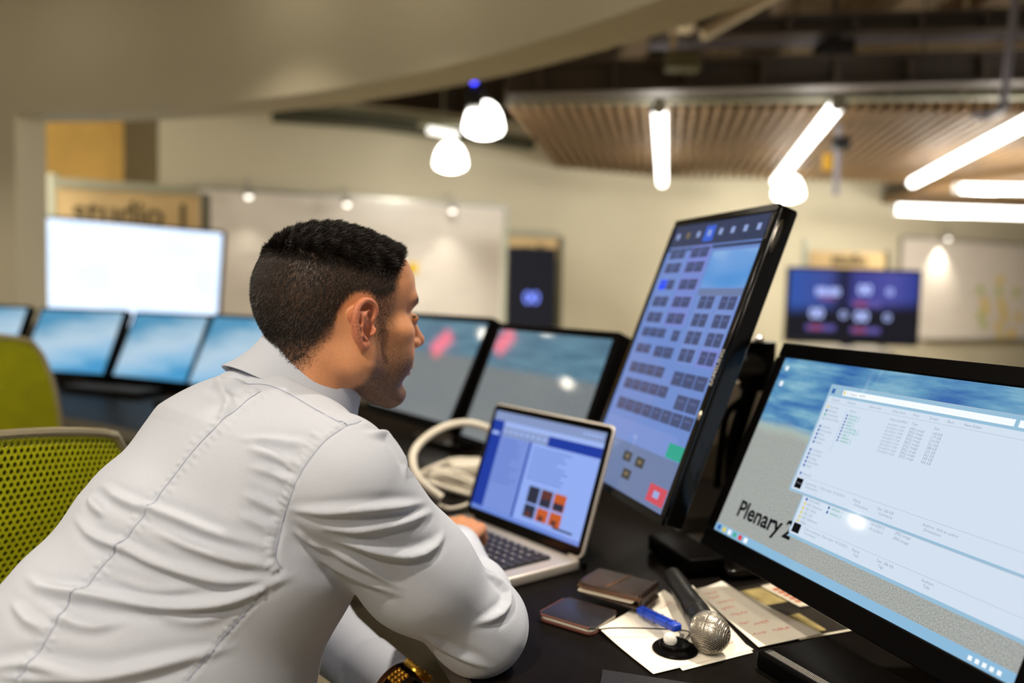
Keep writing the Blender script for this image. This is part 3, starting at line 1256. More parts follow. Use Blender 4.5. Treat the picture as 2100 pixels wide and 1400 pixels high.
monitor('wide black monitor nearest on the right, beach picture with file windows and the word Plenary', A0 + Vector((.317, 1.2025, -.3492)), -1.2677, .4149, .51, .287,
        wallpaper('beach_bright', 'beach', 1.0), bez=(.020, .020, .030, .024), dep=.03, fill=explorer, stand='low', corner=.012, back=.03)


# tall portrait monitor with the control page
def control(s, ms, W, H, Xl, t):
    K = {}

    def col(n, c, e=1.0):
        K[n] = len(ms)
        ms.append(lit('ctl_' + n, c, e))
    col('btn', rgb(66, 78, 118))
    col('btn2', rgb(88, 102, 148))
    col('top', rgb(52, 62, 92))
    col('act', rgb(56, 100, 214))
    col('hot', rgb(30, 70, 236), 1.2)
    col('low', rgb(106, 124, 164))
    col('green', rgb(40, 164, 140))
    col('red', rgb(206, 74, 92))
    col('panel', rgb(118, 144, 208))
    col('lilac', rgb(124, 136, 212))
    col('icon', rgb(150, 170, 220))
    col('dark', rgb(58, 60, 58))
    col('orange', rgb(128, 112, 84))

    def R(c, u0, v0, u1, v1, o_=.001):
        s.m = K[c]
        flat(s, u0, v0, u1, v1, o_, W, H)
    R('top', 0, .912, 1, 1)
    R('top', 0, .895, 1, .907)
    for k in range(8):
        u = .03 + .122 * k
        if k == 3:
            R('act', u - .01, .925, u + .095, .985, .0013)
        R('orange' if k == 1 else 'icon', u + .025, .945, u + .06, .968, .0016)
    s.m = len(ms)
    ms.append(wallpaper('ctl_preview', 'swirl', 1.0))
    flat(s, .56, .748, 1.0, .882, .0012, W, H)
    R('low', .56, .72, 1.0, .744, .0012)

    def cells(u0, u1, v0, v1, n, frame=None, hot=False):
        if frame:
            R(frame, u0 - .015, v0 - .008, u1 + .015, v1 + .008, .0010)
        w = (u1 - u0) / n
        for k in range(n):
            R('hot' if hot and k == 0 else 'btn', u0 + w * k + .004, v0, u0 + w * (k + 1) - .004, v1, .0013)
            R('btn2', u0 + w * k + w * .25, v0 + (v1 - v0) * .55, u0 + w * (k + 1) - w * .25, v0 + (v1 - v0) * .68, .0016)
    for r_, v in enumerate((.868, .812, .745, .678, .615)):
        cells(.05, .245, v - .004, v + .036, 2, 'panel', hot=(r_ == 2))
        cells(.305, .51, v - .004, v + .036, 2, 'lilac')
    for v in (.672, .608, .545, .482):
        cells(.60, .76, v, v + .046, 2, 'panel')
        cells(.815, .975, v, v + .046, 2, 'lilac' if v < .49 else 'panel')
    cells(.06, .36, .555, .590, 3)
    cells(.44, .53, .548, .588, 1)
    cells(.06, .25, .490, .525, 2)
    cells(.30, .53, .484, .524, 2)
    cells(.07, .51, .412, .452, 4)
    cells(.62, .98, .398, .446, 3)
    cells(.075, .63, .348, .388, 5)
    cells(.74, .985, .322, .372, 2)
    cells(.08, .99, .268, .312, 8)
    R('low', 0, 0, 1, .165, .0009)
    R('panel', .03, .165, .9, .24, .0009)
    R('green', .84, .168, 1.0, .216, .0013)
    R('red', .80, .018, .985, .075, .0013)
    R('icon', .86, .036, .92, .058, .0016)
    for u, v in ((.40, .102), (.56, .100), (.46, .045)):
        R('dark', u, v, u + .10, v + .034, .0013)
        R('orange', u + .03, v + .012, u + .07, v + .024, .0016)
    for u, v in ((.07, .09), (.07, .03)):
        R('icon', u, v, u + .05, v + .03, .0013)
    # maker lettering on the side of the frame and the power button


PT, XP = monitor('tall black monitor turned upright, rows of dark buttons on a lilac blue page', A0 + Vector((.1391, 1.4228, -.312)), -1.2861, .3581, .296, .474,
                 lit('ctl_page', rgb(112, 144, 212), .92), bez=(.013, .014, .014, .014), dep=.030, fill=control, stand='arm', case=M_glossy, corner=.006, back=.0)
b = MB(XP)
b.text('SAMSUNG', .0125, T(.296 + .0115, -.0036, .200) @ RY(-pi / 2) @ RX(pi / 2), bold=.0002)
b.build('maker_lettering', mat('print_silver', rgb(190, 190, 190), .5), PT)

b = MB(XP)
b.text('SyncMaster', .008, T(.296 + .0105, -.0036, .43) @ RY(-pi / 2) @ RX(pi / 2))
b.build('model_lettering', mat('print_grey', rgb(140, 140, 140), .5), PT)
b = MB(XP)
b.s = True
b.ball((.296 + .008, -.003, .155), .0055, 14, sc=(.8, .35, 1.5))
b.build('power_button', mat('button_chrome', rgb(220, 210, 190), .2, metal=1), PT)
b = MB(XP)
b.s = True
b.ball((.296 + .0142, .010, .44), .012, 14, sc=(.25, .5, 2.2))
b.build('edge_trim', mat('trim_chrome', rgb(120, 116, 110), .25, metal=1), PT)


# a cable hanging behind the upright monitor
b = MB()
b.s = True
b.tube(smooth_path([at(1575, 775, 1.60), at(1545, 800, 1.60), at(1515, 825, 1.58), at(1490, 850, 1.56), at(1480, 905, 1.56), at(1470, 1000, 1.55)]), .008, 8)
tag(b.build('monitor_cable', M_satin), 'black cable drooping behind the upright monitor', 'cable')

# pair of monitors beyond the laptop
BD = wallpaper('beach_dull', 'beach_dull', 1.0)
monitor('black monitor with dim beach picture half hidden by the laptop lid', A0 + Vector((-.1267, 2.0623, -.3633)), -1.0106, .3858, .474, .296, BD, bez=(.018, .018, .02, .018), stand='column', case=M_satin, dep=.045)
monitor('black monitor with dim beach picture right behind the face of the person', A0 + Vector((-.4443, 2.5027, -.3456)), -.9436, .4316, .474, .296, BD, bez=(.018, .018, .02, .018), stand='column', dep=.045)
AU = wallpaper('aurora_blue', 'aurora', 1.0)
FAR = 'pale blue monitors standing in a row on the far end of the desk'
monitor('pale blue monitor fully in view left of the gap, second from the left edge', A0 + Vector((-2.2587, 3.6492, -.3835)), -.3026, .4322, .474, .296, AU, bez=(.012, .018, .02, .014), group=FAR)
monitor('pale blue monitor just right of the gap under the bright display', A0 + Vector((-1.7886, 3.5626, -.3919)), -.4962, .4191, .474, .296, AU, bez=(.012, .018, .02, .014), group=FAR)
monitor('pale blue monitor partly hidden by the back of the head', A0 + Vector((-1.33, 3.27, -.386)), -.62, .42, .474, .296, AU, bez=(.012, .018, .02, .014), group=FAR)
monitor('pale blue monitor cut off by the left edge, behind the far green chair', A0 + Vector((-2.80, 3.79, -.380)), -.24, .42, .474, .296, AU, bez=(.012, .018, .02, .014), group=FAR)

# keyboards on the far desk
for p, lab in (((230, 806, 3.2), 'black keyboard lying before the far monitors under the gap'), ((420, 840, 2.95), 'black keyboard on the far desk close to the shoulder of the person')):
    q = atz(p[0], p[1], DESK)
    a_ = atan2(q.y - ARC.y, q.x - ARC.x)
    t = thing('keyboard', lab, 'keyboard', (q.x, q.y, DESK), rz=a_ - pi / 2)
    b = MB()
    b.rbox((0, 0, .011), (.44, .145, .018), .01, bev=.004)
    b.build('case', M_satin, t)
    k = MB()
    for r_ in range(6):
        for c_ in range(18):
            k.box((-.205 + .0241 * c_, -.055 + .022 * r_, .022), (.018, .017, .007))
    k.build('keys', mat('key_dark', rgb(44, 42, 40), .6), t)

# ------------------------------------------------------------------ laptop
M_alum = mat('laptop_aluminium', rgb(204, 196, 186), 0.34, metal=0.55, noise=0.02)
M_key = mat('laptop_key', rgb(24, 22, 22), 0.5)
LW, LH, LT = .335, .228, .318
lo = A0 + Vector((-.0869, 1.5494, -.448 + .018))
LYAW = -.9016
r = Vector((cos(LYAW), sin(LYAW), 0))
lc = lo + r * (LW / 2)
t = thing('laptop', 'open silver laptop with black keyboard showing a blue web page', 'laptop', (lc.x, lc.y, DESK), rz=LYAW)
b = MB()
b.rbox((0, -LH / 2 + .004, .0095), (LW, LH, .017), .012, bev=.0035)
base = b.build('base', M_alum, t)
b = MB()
b.rbox((0, -LH * .40, .0182), (LW * .82, LH * .47, .0012), .004)
b.build('keyboard_well', M_key, base)
k = MB()
kw = LW * .80 / 14
for r_ in range(6):
    x = -LW * .40
    y = -LH * .40 + LH * .215 - LH * .078 * r_
    widths = [1] * 14 if r_ not in (2, 3, 4) else {2: [1.5] + [1] * 11 + [1.5], 3: [1.8] + [1] * 10 + [2.2], 4: [2.3] + [1] * 9 + [2.7]}[r_]
    if r_ == 5:
        widths = [1, 1, 1, 1.25, 5.5, 1.25, 1, 1, 1]
    for w_ in widths:
        k.rbox((x + kw * w_ / 2, y, .0198), (kw * w_ - .0028, LH * .078 - .0028, .0024), .0018, bev=.0006, n=2)
        x += kw * w_
k.build('keys', mat('laptop_keycap', rgb(40, 36, 36), .42), base)
lg = MB()
for r_ in range(5):
    for c_ in range(13):
        lg.quad(*[(-LW * .40 + kw * (c_ + .5) + dx * .0022, -LH * .40 + LH * .215 - LH * .078 * r_ + dy * .0024, .0212) for dx, dy in ((-1, -1), (1, -1), (1, 1), (-1, 1))])
lg.build('key_legends', mat('legend_grey', rgb(150, 146, 146), .5), base)
b = MB()
b.rbox((0, -LH * .815, .0182), (LW * .33, LH * .30, .0010), .005)
b.build('trackpad', mat('trackpad_grey', rgb(186, 178, 168), .3, metal=.4), base)
XL = T(-LW / 2, 0, .018) @ RX(-LT)
b = MB(XL @ RX(pi / 2))
b.rbox((LW / 2, LH / 2, -.0045), (LW, LH, .007), .013, bev=.0025)
lid = b.build('lid', M_alum, t)
b = MB(XL @ RX(pi / 2))
b.rbox((LW / 2, LH / 2 + .0, -.0006), (LW - .007, LH - .007, .0014), .010)
b.build('bezel', M_glossy, lid)
b = MB(XL @ RX(pi / 2))
b.add([], [])
b.X = T(-LW / 2, 0, .012)
b.tube([(LW * .1, 0.004, 0.004), (LW * .9, 0.004, 0.004)], .0065, 10)
b.build('hinge', M_satin, t)
s = MB(XL)
ms = [lit('web_white', rgb(140, 166, 232), 1.1)]
WQ = lambda c, u0, v0, u1, v1, o_=.0002: (setattr(s, 'm', c), flat(s, u0, v0, u1, v1, .0004 + o_, LW, LH))
WQ(0, .042, .082, .962, .935)
for n_, c_ in (('navy', rgb(26, 58, 160)), ('side', rgb(120, 146, 218)), ('chrome', rgb(134, 152, 196)), ('text', rgb(96, 122, 200)), ('pic_dark', rgb(44, 48, 66)), ('pic_orange', rgb(196, 92, 40)), ('pale', rgb(160, 184, 242)), ('dock', rgb(110, 140, 220)), ('picbrown', rgb(96, 54, 50))):
    ms.append(lit('web_' + n_, c_, 1.0))
WQ(3, .042, .855, .962, .935, .0003)
WQ(7, .12, .815, .962, .853, .0003)
WQ(1, .042, .115, .145, .855, .0004)
WQ(1, .55, .735, .962, .815, .0004)
WQ(2, .145, .115, .40, .735, .0003)
WQ(3, .145, .735, .55, .815, .0003)
WQ(8, .042, .082, .962, .115, .0003)
rnd = random.Random(3)
for k_ in range(12):
    v_ = .70 - .032 * k_
    WQ(4, .165, v_, .165 + rnd.uniform(.12, .21), v_ + .010, .0006)
for k_ in range(9):
    v_ = .69 - .030 * k_
    WQ(4, .45, v_, .45 + rnd.uniform(.2, .33), v_ + .009, .0006)
for k_ in range(8):
    WQ(7, .155 + .05 * k_, .765, .185 + .05 * k_, .79, .0006)
for k_ in range(5):
    WQ(7, .80 + .03 * k_, .885, .82 + .03 * k_, .905, .0006)
WQ(1, .405, .115, .425, .735, .0005)
WQ(7, .055, .73, .12, .76, .0007)
for k_, c_ in enumerate((5, 9, 6)):
    WQ(c_, .50 + .105 * k_, .27, .59 + .105 * k_, .40, .0006)
    WQ(5, .505 + .105 * k_, .275, .585 + .105 * k_, .33, .0009)
for k_, c_ in enumerate((5, 6, 6)):
    WQ(c_, .50 + .105 * k_, .155, .59 + .105 * k_, .255, .0006)
    WQ(9, .52 + .105 * k_, .16, .56 + .105 * k_, .20, .0009)
WQ(5, .75, .14, .90, .155, .0006)
s.build('screen', ms, lid)
b = MB()
b.s = True
b.lathe([(.004, 0), (.005, .003), (.005, .008), (.002, .010)], 10, X=T(LW / 2 - .004, .012, .0))
b.build('rubber_foot', M_satin, base)

# white charger with looped cable left of the laptop
M_white = mat('cable_white', rgb(214, 206, 190), 0.5)
q = atz(935, 1003, DESK)
t = thing('power_adapter', 'white laptop charger with its cable coiled beside the laptop', 'charger', (q.x, q.y, DESK))


def dl(px, py, z=0.006):
    p = atz(px, py, DESK + z)
    return p - Vector((q.x, q.y, DESK))


b = MB(RZ(.25))
b.rbox((0.03, .03, .045), (.085, .085, .03), .012, bev=.006)
b.build('brick', M_white, t)
b = MB()
b.s = True
loops = []
rnd = random.Random(11)
for k_ in range(46):
    a_ = k_ / 46 * 2 * pi * 5
    rr = .085 + .022 * sin(k_ * .37) + rnd.uniform(-.006, .006)
    loops.append(Vector((-.01 + rr * cos(a_), rr * .75 * sin(a_) + .0, .012 + .03 * k_ / 46 + .018 * sin(a_ * .5 + k_))))
b.tube(smooth_path(loops, 5), .0055, 8)
b.build('coiled_cable', M_white, t)
b = MB()
b.s = True
A_ = Vector((q.x, q.y, DESK))
b.tube(smooth_path([at(905, 1020, 1.62) - A_, at(862, 985, 1.62) - A_, at(846, 945, 1.64) - A_, at(858, 912, 1.68) - A_, at(900, 880, 1.72) - A_, at(950, 867, 1.76) - A_, at(1000, 878, 1.78) - A_, at(1030, 905, 1.8) - A_], 8), .0085, 10)
b.build('thick_cable', M_white, t)
b = MB()
b.s = True
b.tube(smooth_path([dl(900, 1035, .02), dl(925, 1042, .01), dl(965, 1030, .012), dl(1000, 1000, .02)], 8), .0035, 8)
b.build('plug_lead', M_white, t)

# ------------------------------------------------------------------ small things on the desk
def dk(px, py, h=0.0):
    return atz(px, py, DESK + h)


def sheet(name, label, cat, pts, h, m, curl=None, sub=10, th=.0004, group=None):
    """paper lying on the desk, corners given clockwise; curl lifts chosen corners"""
    P = [dk(x, y, h) for x, y in pts]
    o_ = sum(P, Vector()) / 4
    o_.z = DESK
    b = MB(T(*(-o_)))
    g = []
    for j in range(sub + 1):
        for i in range(sub + 1):
            u, v = i / sub, j / sub
            p = (P[0] * (1 - u) + P[1] * u) * (1 - v) + (P[3] * (1 - u) + P[2] * u) * v
            z = 0
            for (cu, cv), am in (curl or {}).items():
                d = hypot(u - cu, v - cv)
                z += am * max(0, 1 - d / .7) ** 2
            g.append(p + Vector((0, 0, z)))
    n = (sub + 1) ** 2
    vs = g + [p - Vector((0, 0, th)) for p in g]
    fs = []
    W = sub + 1
    for j in range(sub):
        for i in range(sub):
            a = j * W + i
            fs.append((a, a + W, a + W + 1, a + 1))
            fs.append((n + a, n + a + 1, n + a + W + 1, n + a + W))
    rim = [i for i in range(sub)] + [W * (j + 1) - 1 for j in range(sub)] + [n - 1 - i for i in range(sub)] + [W * (sub - j) for j in range(sub)]
    for k in range(len(rim)):
        a, c = rim[k], rim[(k + 1) % len(rim)]
        fs.append((a, c, n + c, n + a))
    b.add(vs, fs)
    t = thing(name, label, cat, o_, group=group)
    b.build('sheet', m, t, angle=60)
    return t, P, o_


def scribble(t, o_, P, h, lines, m, name='handwriting', r=.00032, seed=1):
    rnd = random.Random(seed)
    b = MB(T(*(-o_)))
    for u0, v0, L in lines:
        pts = []
        k = int(L * 60) + 4
        for i in range(k):
            u, v = u0 + L * i / k, v0 + rnd.uniform(-.018, .018)
            p = (P[0] * (1 - u) + P[1] * u) * (1 - v) + (P[3] * (1 - u) + P[2] * u) * v
            pts.append(p + Vector((0, 0, h)))
        b.tube(pts, r, 4)
    return b.build(name, m, t)


M_paper = mat('paper_white', rgb(240, 232, 216), 0.8, noise=0.02, nscale=20)
M_red = mat('ink_red', rgb(206, 110, 96), 0.7)
M_leather = mat('leather_brown', rgb(50, 33, 24), 0.4, noise=0.35, nscale=60, bump=.5, bscale=260)
M_stitch = mat('stitch_tan', rgb(132, 92, 60), 0.7)
M_navy = mat('phone_glass', rgb(10, 12, 24), 0.12, spec=.6)
M_cream = mat('cream_card', rgb(226, 216, 196), 0.6)

# printed picture page under everything on the right
t, P, o_ = sheet('magazine_page', 'dark printed page with pale border under the papers by the right monitor', 'page', [(1486, 1209), (1578, 1192), (1752, 1292), (1640, 1312)], .0008, mat('print_dark', rgb(40, 36, 30), .35, noise=.4, nscale=20))
b = MB(T(*(-o_)))


def onq(P, u, v, h):
    return (P[0] * (1 - u) + P[1] * u) * (1 - v) + (P[3] * (1 - u) + P[2] * u) * v + Vector((0, 0, h))


for u0, v0, u1, v1 in ((.05, .08, .75, .40), (.1, .62, .6, .93)):
    b.quad(*[onq(P, u, v, .0004) for u, v in ((u0, v0), (u0, v1), (u1, v1), (u1, v0))])
b.build('printed_picture', mat('print_ochre', rgb(176, 158, 104), .4, noise=.3, nscale=40), t)
b = MB(T(*(-o_)))
for u0, v0, u1, v1 in ((.96, 0, 1, 1), (0, .975, 1, 1)):
    b.quad(*[onq(P, u, v, .0005) for u, v in ((u0, v0), (u0, v1), (u1, v1), (u1, v0))])
b.build('pale_border', M_cream, t)
t, P, o_ = sheet('leaflet', 'narrow pale leaflet with orange print lying under the edge of the right monitor', 'leaflet', [(1560, 1201), (1582, 1196), (1665, 1240), (1640, 1243)], .0030, M_cream)
b = MB(T(*(-o_)))
for k in range(5):
    v0 = .2 + .14 * k
    b.quad(*[onq(P, u, v, .0004) for u, v in ((.3, v0), (.3, v0 + .09), (.95, v0 + .09), (.95, v0))])
b.build('orange_print', mat('print_orange', rgb(190, 96, 58), .5), t)

t, P, o_ = sheet('paper_sheet', 'lower white paper sheet peeping out from under the sheet with the microphone', 'paper', [(1290, 1262), (1420, 1200), (1544, 1337), (1400, 1374)], .0016, M_paper)
t, P, o_ = sheet('paper_sheet', 'white paper sheet with red handwriting, right half in the shade of the monitor', 'paper', [(1424, 1208), (1479, 1196), (1686, 1298), (1556, 1326)], .0030, M_paper, curl={(1, 0): .004})
scribble(t, o_, P, .0004, [(.12, .12, .4), (.1, .2, .3), (.15, .3, .45), (.1, .40, .3), (.12, .52, .4), (.1, .66, .2), (.3, .7, .3), (.45, .84, .3), (.1, .84, .25)], M_red, seed=4)
t, P, o_ = sheet('paper_sheet', 'front white paper sheet with the pen stand and the microphone head on it', 'paper', [(1228, 1293), (1362, 1209), (1545, 1331), (1340, 1381)], .0024, M_paper, curl={(0, 0): .004})
scribble(t, o_, P, .0003, [(.62, .08, .2), (.72, .18, .2), (.8, .62, .12), (.82, .7, .12), (.78, .78, .14), (.84, .86, .1)], M_red, seed=9)

# ---- phone in leather case
c0, c1, c2, c3 = dk(1110, 1267, .006), dk(1154, 1228, .006), dk(1268, 1262, .006), dk(1216, 1297, .006)
ctr = (c0 + c1 + c2 + c3) / 4
xd = ((c3 - c0) + (c2 - c1)).normalized()
L_ = ((c3 - c0).length + (c2 - c1).length) / 2
Wd = ((c1 - c0).length + (c2 - c3).length) / 2
t = thing('smartphone', 'dark smartphone in a reddish brown leather sleeve under the wallet', 'phone', (ctr.x, ctr.y, DESK), rz=atan2(xd.y, xd.x))
b = MB()
b.rbox((0, 0, .002), (L_, Wd, .004), .010, bev=.0018)
b.build('leather_back', mat('leather_red', rgb(84, 38, 26), .5, noise=.3, nscale=80), t)
b = MB()
b.rbox((0, 0, .0065), (L_ * .97, Wd * .96, .005), .010, bev=.0015)
b.build('phone_body', M_cream, t)
b = MB()
b.rbox((0, 0, .0105), (L_, Wd, .003), .010, bev=.0012)
b.build('leather_front', mat('leather_navy', rgb(26, 22, 26), .35, noise=.2, nscale=80), t)
b = MB()
for sy in (-1, 1):
    b.tube([(-L_ * .44, sy * Wd * .49, .0105), (L_ * .44, sy * Wd * .49, .0105)], .0014, 6)
b.tube([(-L_ * .497, -Wd * .4, .0105), (-L_ * .497, Wd * .4, .0105)], .0014, 6)
b.build('stitched_rim', mat('stitch_red', rgb(120, 66, 48), .6), t)

# ---- wallet
hz = .034
w0, w1, w2, w3 = dk(1186, 1190, hz), dk(1224, 1163, hz), dk(1354, 1190, hz), dk(1316, 1222, hz)
ctr = (w0 + w1 + w2 + w3) / 4
xd = ((w3 - w0) + (w2 - w1)).normalized()
L_ = ((w3 - w0).length + (w2 - w1).length) / 2
Wd = ((w1 - w0).length + (w2 - w3).length) / 2
t = thing('wallet', 'thick brown stitched leather wallet lying half on the phone', 'wallet', (ctr.x, ctr.y, DESK), rz=atan2(xd.y, xd.x))
b = MB(T(0, 0, hz - .006) @ RY(.03))
b.rbox((0, 0, 0), (L_, Wd, .012), .010, bev=.0055)
b.build('upper_flap', M_leather, t)
b = MB(T(0.004, -.002, .0155) @ RY(.05))
b.rbox((0, 0, 0), (L_ * .98, Wd * .98, .004), .010, bev=.0018)
b.build('lower_flap', M_leather, t)
b = MB(T(0, 0, 0))
b.rbox((L_ / 2 - .004, 0, .024), (.006, Wd * .94, .022), .002, bev=.002)
b.build('spine_fold', M_leather, t)
b = MB(T(-.004, -.002, .0205))
for k in range(3):
    b.rbox((-.002 + .003 * k, -.002 + .002 * k, .0022 * k), (L_ * .86, Wd * .92, .0013), .003)
b.build('cards', M_cream, t)
b = MB(T(0, 0, hz - .008))
nst = 26
for k in range(nst):
    x = -L_ * .46 + L_ * .92 * k / (nst - 1)
    b.tube([(x, -Wd / 2 - .0006, -.002), (x + .0016, -Wd / 2 - .0012, .0008), (x + .0028, -Wd / 2 + .0012, .0035)], .0008, 5)
for k in range(16):
    y = -Wd * .42 + Wd * .84 * k / 15
    b.tube([(-L_ / 2 - .0006, y, -.002), (-L_ / 2 - .0010, y + .0012, .0008), (-L_ / 2 + .0012, y + .002, .0035)], .0008, 5)
b.build('stitching', M_stitch, t)
b = MB(T(0, 0, hz))
b.tube(smooth_path([(-.005, -Wd * .46, .0004), (.0, -.01, .0006), (.002, Wd * .1, .0004), (.006, Wd * .46, .0)]), .0009, 5)
b.build('crease', M_stitch, t)

# ---- pen stand with pen
pc = dk(1384, 1330, .004)
t = thing('pen_stand', 'round black pen stand with a white socket on the front paper sheet', 'pen stand', (pc.x, pc.y, DESK + .0028))
b = MB()
b.s = True
b.lathe([(.0285, .0), (.0290, .002), (.0275, .004), (.0205, .0055), (.0195, .009), (.0188, .0098), (.0165, .0092), (.010, .0082), (.001, .0082)], 36)
b.build('base', M_satin, t)
b = MB()
b.s = True
b.lathe([(.0075, .008), (.0085, .011), (.0080, .017), (.0055, .020), (.001, .0205)], 20, X=T(-.003, .002, 0) @ RY(-.25))
b.build('socket', mat('socket_white', rgb(230, 228, 222), .35), t)
b = MB()
b.s = True
pe = Vector((pc.x, pc.y, DESK + .0028))
b.tube(smooth_path([dk(1228, 1290, .012) - pe, dk(1262, 1287, .016) - pe, dk(1330, 1288, .013) - pe, dk(1400, 1292, .010) - pe, dk(1414, 1298, .006) - pe, dk(1404, 1312, .008) - pe], 8), .0009, 6)
b.build('cord', M_satin, t)
M_blue = mat('pen_blue', rgb(20, 62, 178), .35)
p0, p1 = dk(1391, 1288, .022), dk(1312, 1250, .014)
X, L_ = between(p0, p1)
t = thing('pen', 'blue pen leaning in the white socket of the pen stand', 'pen', p0)
Xi = t.matrix_world.inverted() @ X
b = MB(Xi)
b.rbox((L_ / 2, 0, 0), (L_, .0155, .010), .005, bev=.003)
b.build('barrel', M_blue, t)
b = MB(Xi)
b.rbox((L_ * .55, .0, .0055), (L_ * .8, .0045, .004), .002, bev=.0012)
b.build('clip', M_blue, t)
b = MB(Xi)
for f in (.18, .5, .78):
    b.box((L_ * f, 0, 0), (.0016, .0159, .0104))
b.build('rings', mat('pen_blue_dark', rgb(14, 40, 126), .4), t)

# ---- microphone
mb, mr = dk(1456, 1297, .0285), dk(1379, 1180, .0215)
X, L_ = between(mb, mr)
t = thing('microphone', 'black handheld microphone with a round silver mesh head', 'microphone', mb)
Xi = t.matrix_world.inverted() @ X @ RY(pi / 2)
b = MB(Xi)
b.s = True
b.lathe([(.0205, .012), (.0215, .016), (.0215, .021), (.0185, .027), (.0172, .034), (.0176, .055), (.0178, .058), (.0166, .060), (.0166, .064), (.0176, .066), (.0165, .10), (.0150, L_ * .8), (.0142, L_ - .004), (.0125, L_), (.001, L_)], 32)
b.build('handle', mat('mic_black', rgb(22, 22, 22), .38), t)
b = MB(Xi)
b.s = True
b.lathe([(.0226, .0085), (.0236, .010), (.0236, .0145), (.0222, .016)], 36)
b.build('collar_ring', mat('mic_ring', rgb(150, 148, 142), .35, metal=.8), t)
b = MB(Xi)
b.s = True
b.ball((0, 0, 0), .0238, 28)
b.build('inner_foam', mat('foam_dark', rgb(26, 24, 22), .9), t)
# woven wire head: wires along two spiral families over the ball
b = MB(Xi)
b.s = True
RB = .0250
nn = (Xi.to_3x3().inverted() @ Vector((-.35, -.62, .70))).normalized()
g1 = nn.cross(Vector((0, 0, 1))).normalized()
g2 = nn.cross(g1)
g1, g2 = (g1 + g2).normalized(), (g1 - g2).normalized()
for ga, ph0 in ((g1, 0), (g2, 1)):
    ua = ga.cross(nn).normalized()
    va = ga.cross(ua)
    for k in range(-13, 14):
        o_ = k * .00186
        rr = sqrt(max(1e-9, RB * RB - o_ * o_))
        if rr < .004:
            continue
        pts = []
        for i in range(49):
            a = 2 * pi * i / 48
            p_ = ga * o_ + (ua * cos(a) + va * sin(a)) * (rr + .0002 * (1 if (i + k + ph0) % 2 else -1))
            pts.append(p_)
        run = []
        for p_ in pts + [None]:
            if p_ is not None and p_.z < .012:
                run.append(p_)
            else:
                if len(run) > 2:
                    b.tube(run, .00052, 5)
                run = []
b.lathe([(.001, -.0256), (.0026, -.0254), (.0026, -.0246)], 12, cap=False)
b.build('wire_head', mat('mic_mesh', rgb(196, 188, 174), .32, metal=.75), t)
b = MB(Xi)
b.rbox((.0165, 0, .045), (.003, .007, .014), .002)
b.build('switch', M_satin, t)

# ---- speaker bar under the right monitor and dark folder at the front
a_ = dk(1549, 1332, .022)
c_ = dk(1690, 1415, .022)
d = (c_ - a_)
d.z = 0
L_ = d.length
yaw = atan2(d.y, d.x)
t = thing('speaker_bar', 'low black speaker bar with a dotted grille under the right monitor', 'speaker', (a_.x, a_.y, DESK), rz=yaw)
b = MB()
LL = .42
b.rbox((LL / 2, .055, .011), (LL, .11, .022), .006, bev=.004)
b.build('body', M_satin, t)
b = MB()
b.rbox((LL / 2, .012, .0222), (LL - .016, .013, .0012), .003)
b.build('grille', mat('grille_dark', rgb(40, 38, 36), .5), t)
b = MB()
for i in range(int((LL - .03) / .0022)):
    for j in range(5):
        x, y = .014 + .0022 * i + (.0011 if j % 2 else 0), .0076 + .0022 * j
        b.lathe([(.00072, .0228), (.00055, .0232)], 5, X=T(x, y, 0))
b.build('grille_dots', mat('grille_grey', rgb(150, 146, 138), .5), t)
t, P, o_ = sheet('folder', 'black leather folder at the lower edge of the desk', 'folder', [(1228, 1420), (1236, 1372), (1432, 1402), (1440, 1460)], .006, mat('folder_black', rgb(18, 17, 18), .4, bump=.3, bscale=300), th=.0055)
# ------------------------------------------------------------------ green mesh chairs
M_green = mat('mesh_green', rgb(206, 208, 24), 0.55, noise=.08, nscale=20)
M_greenb = mat('mesh_green_dark', rgb(84, 86, 8), 0.8)
M_rim = mat('rim_silver', rgb(168, 158, 132), 0.35, metal=.5)
M_base = mat('chair_grey', rgb(60, 60, 58), 0.45)


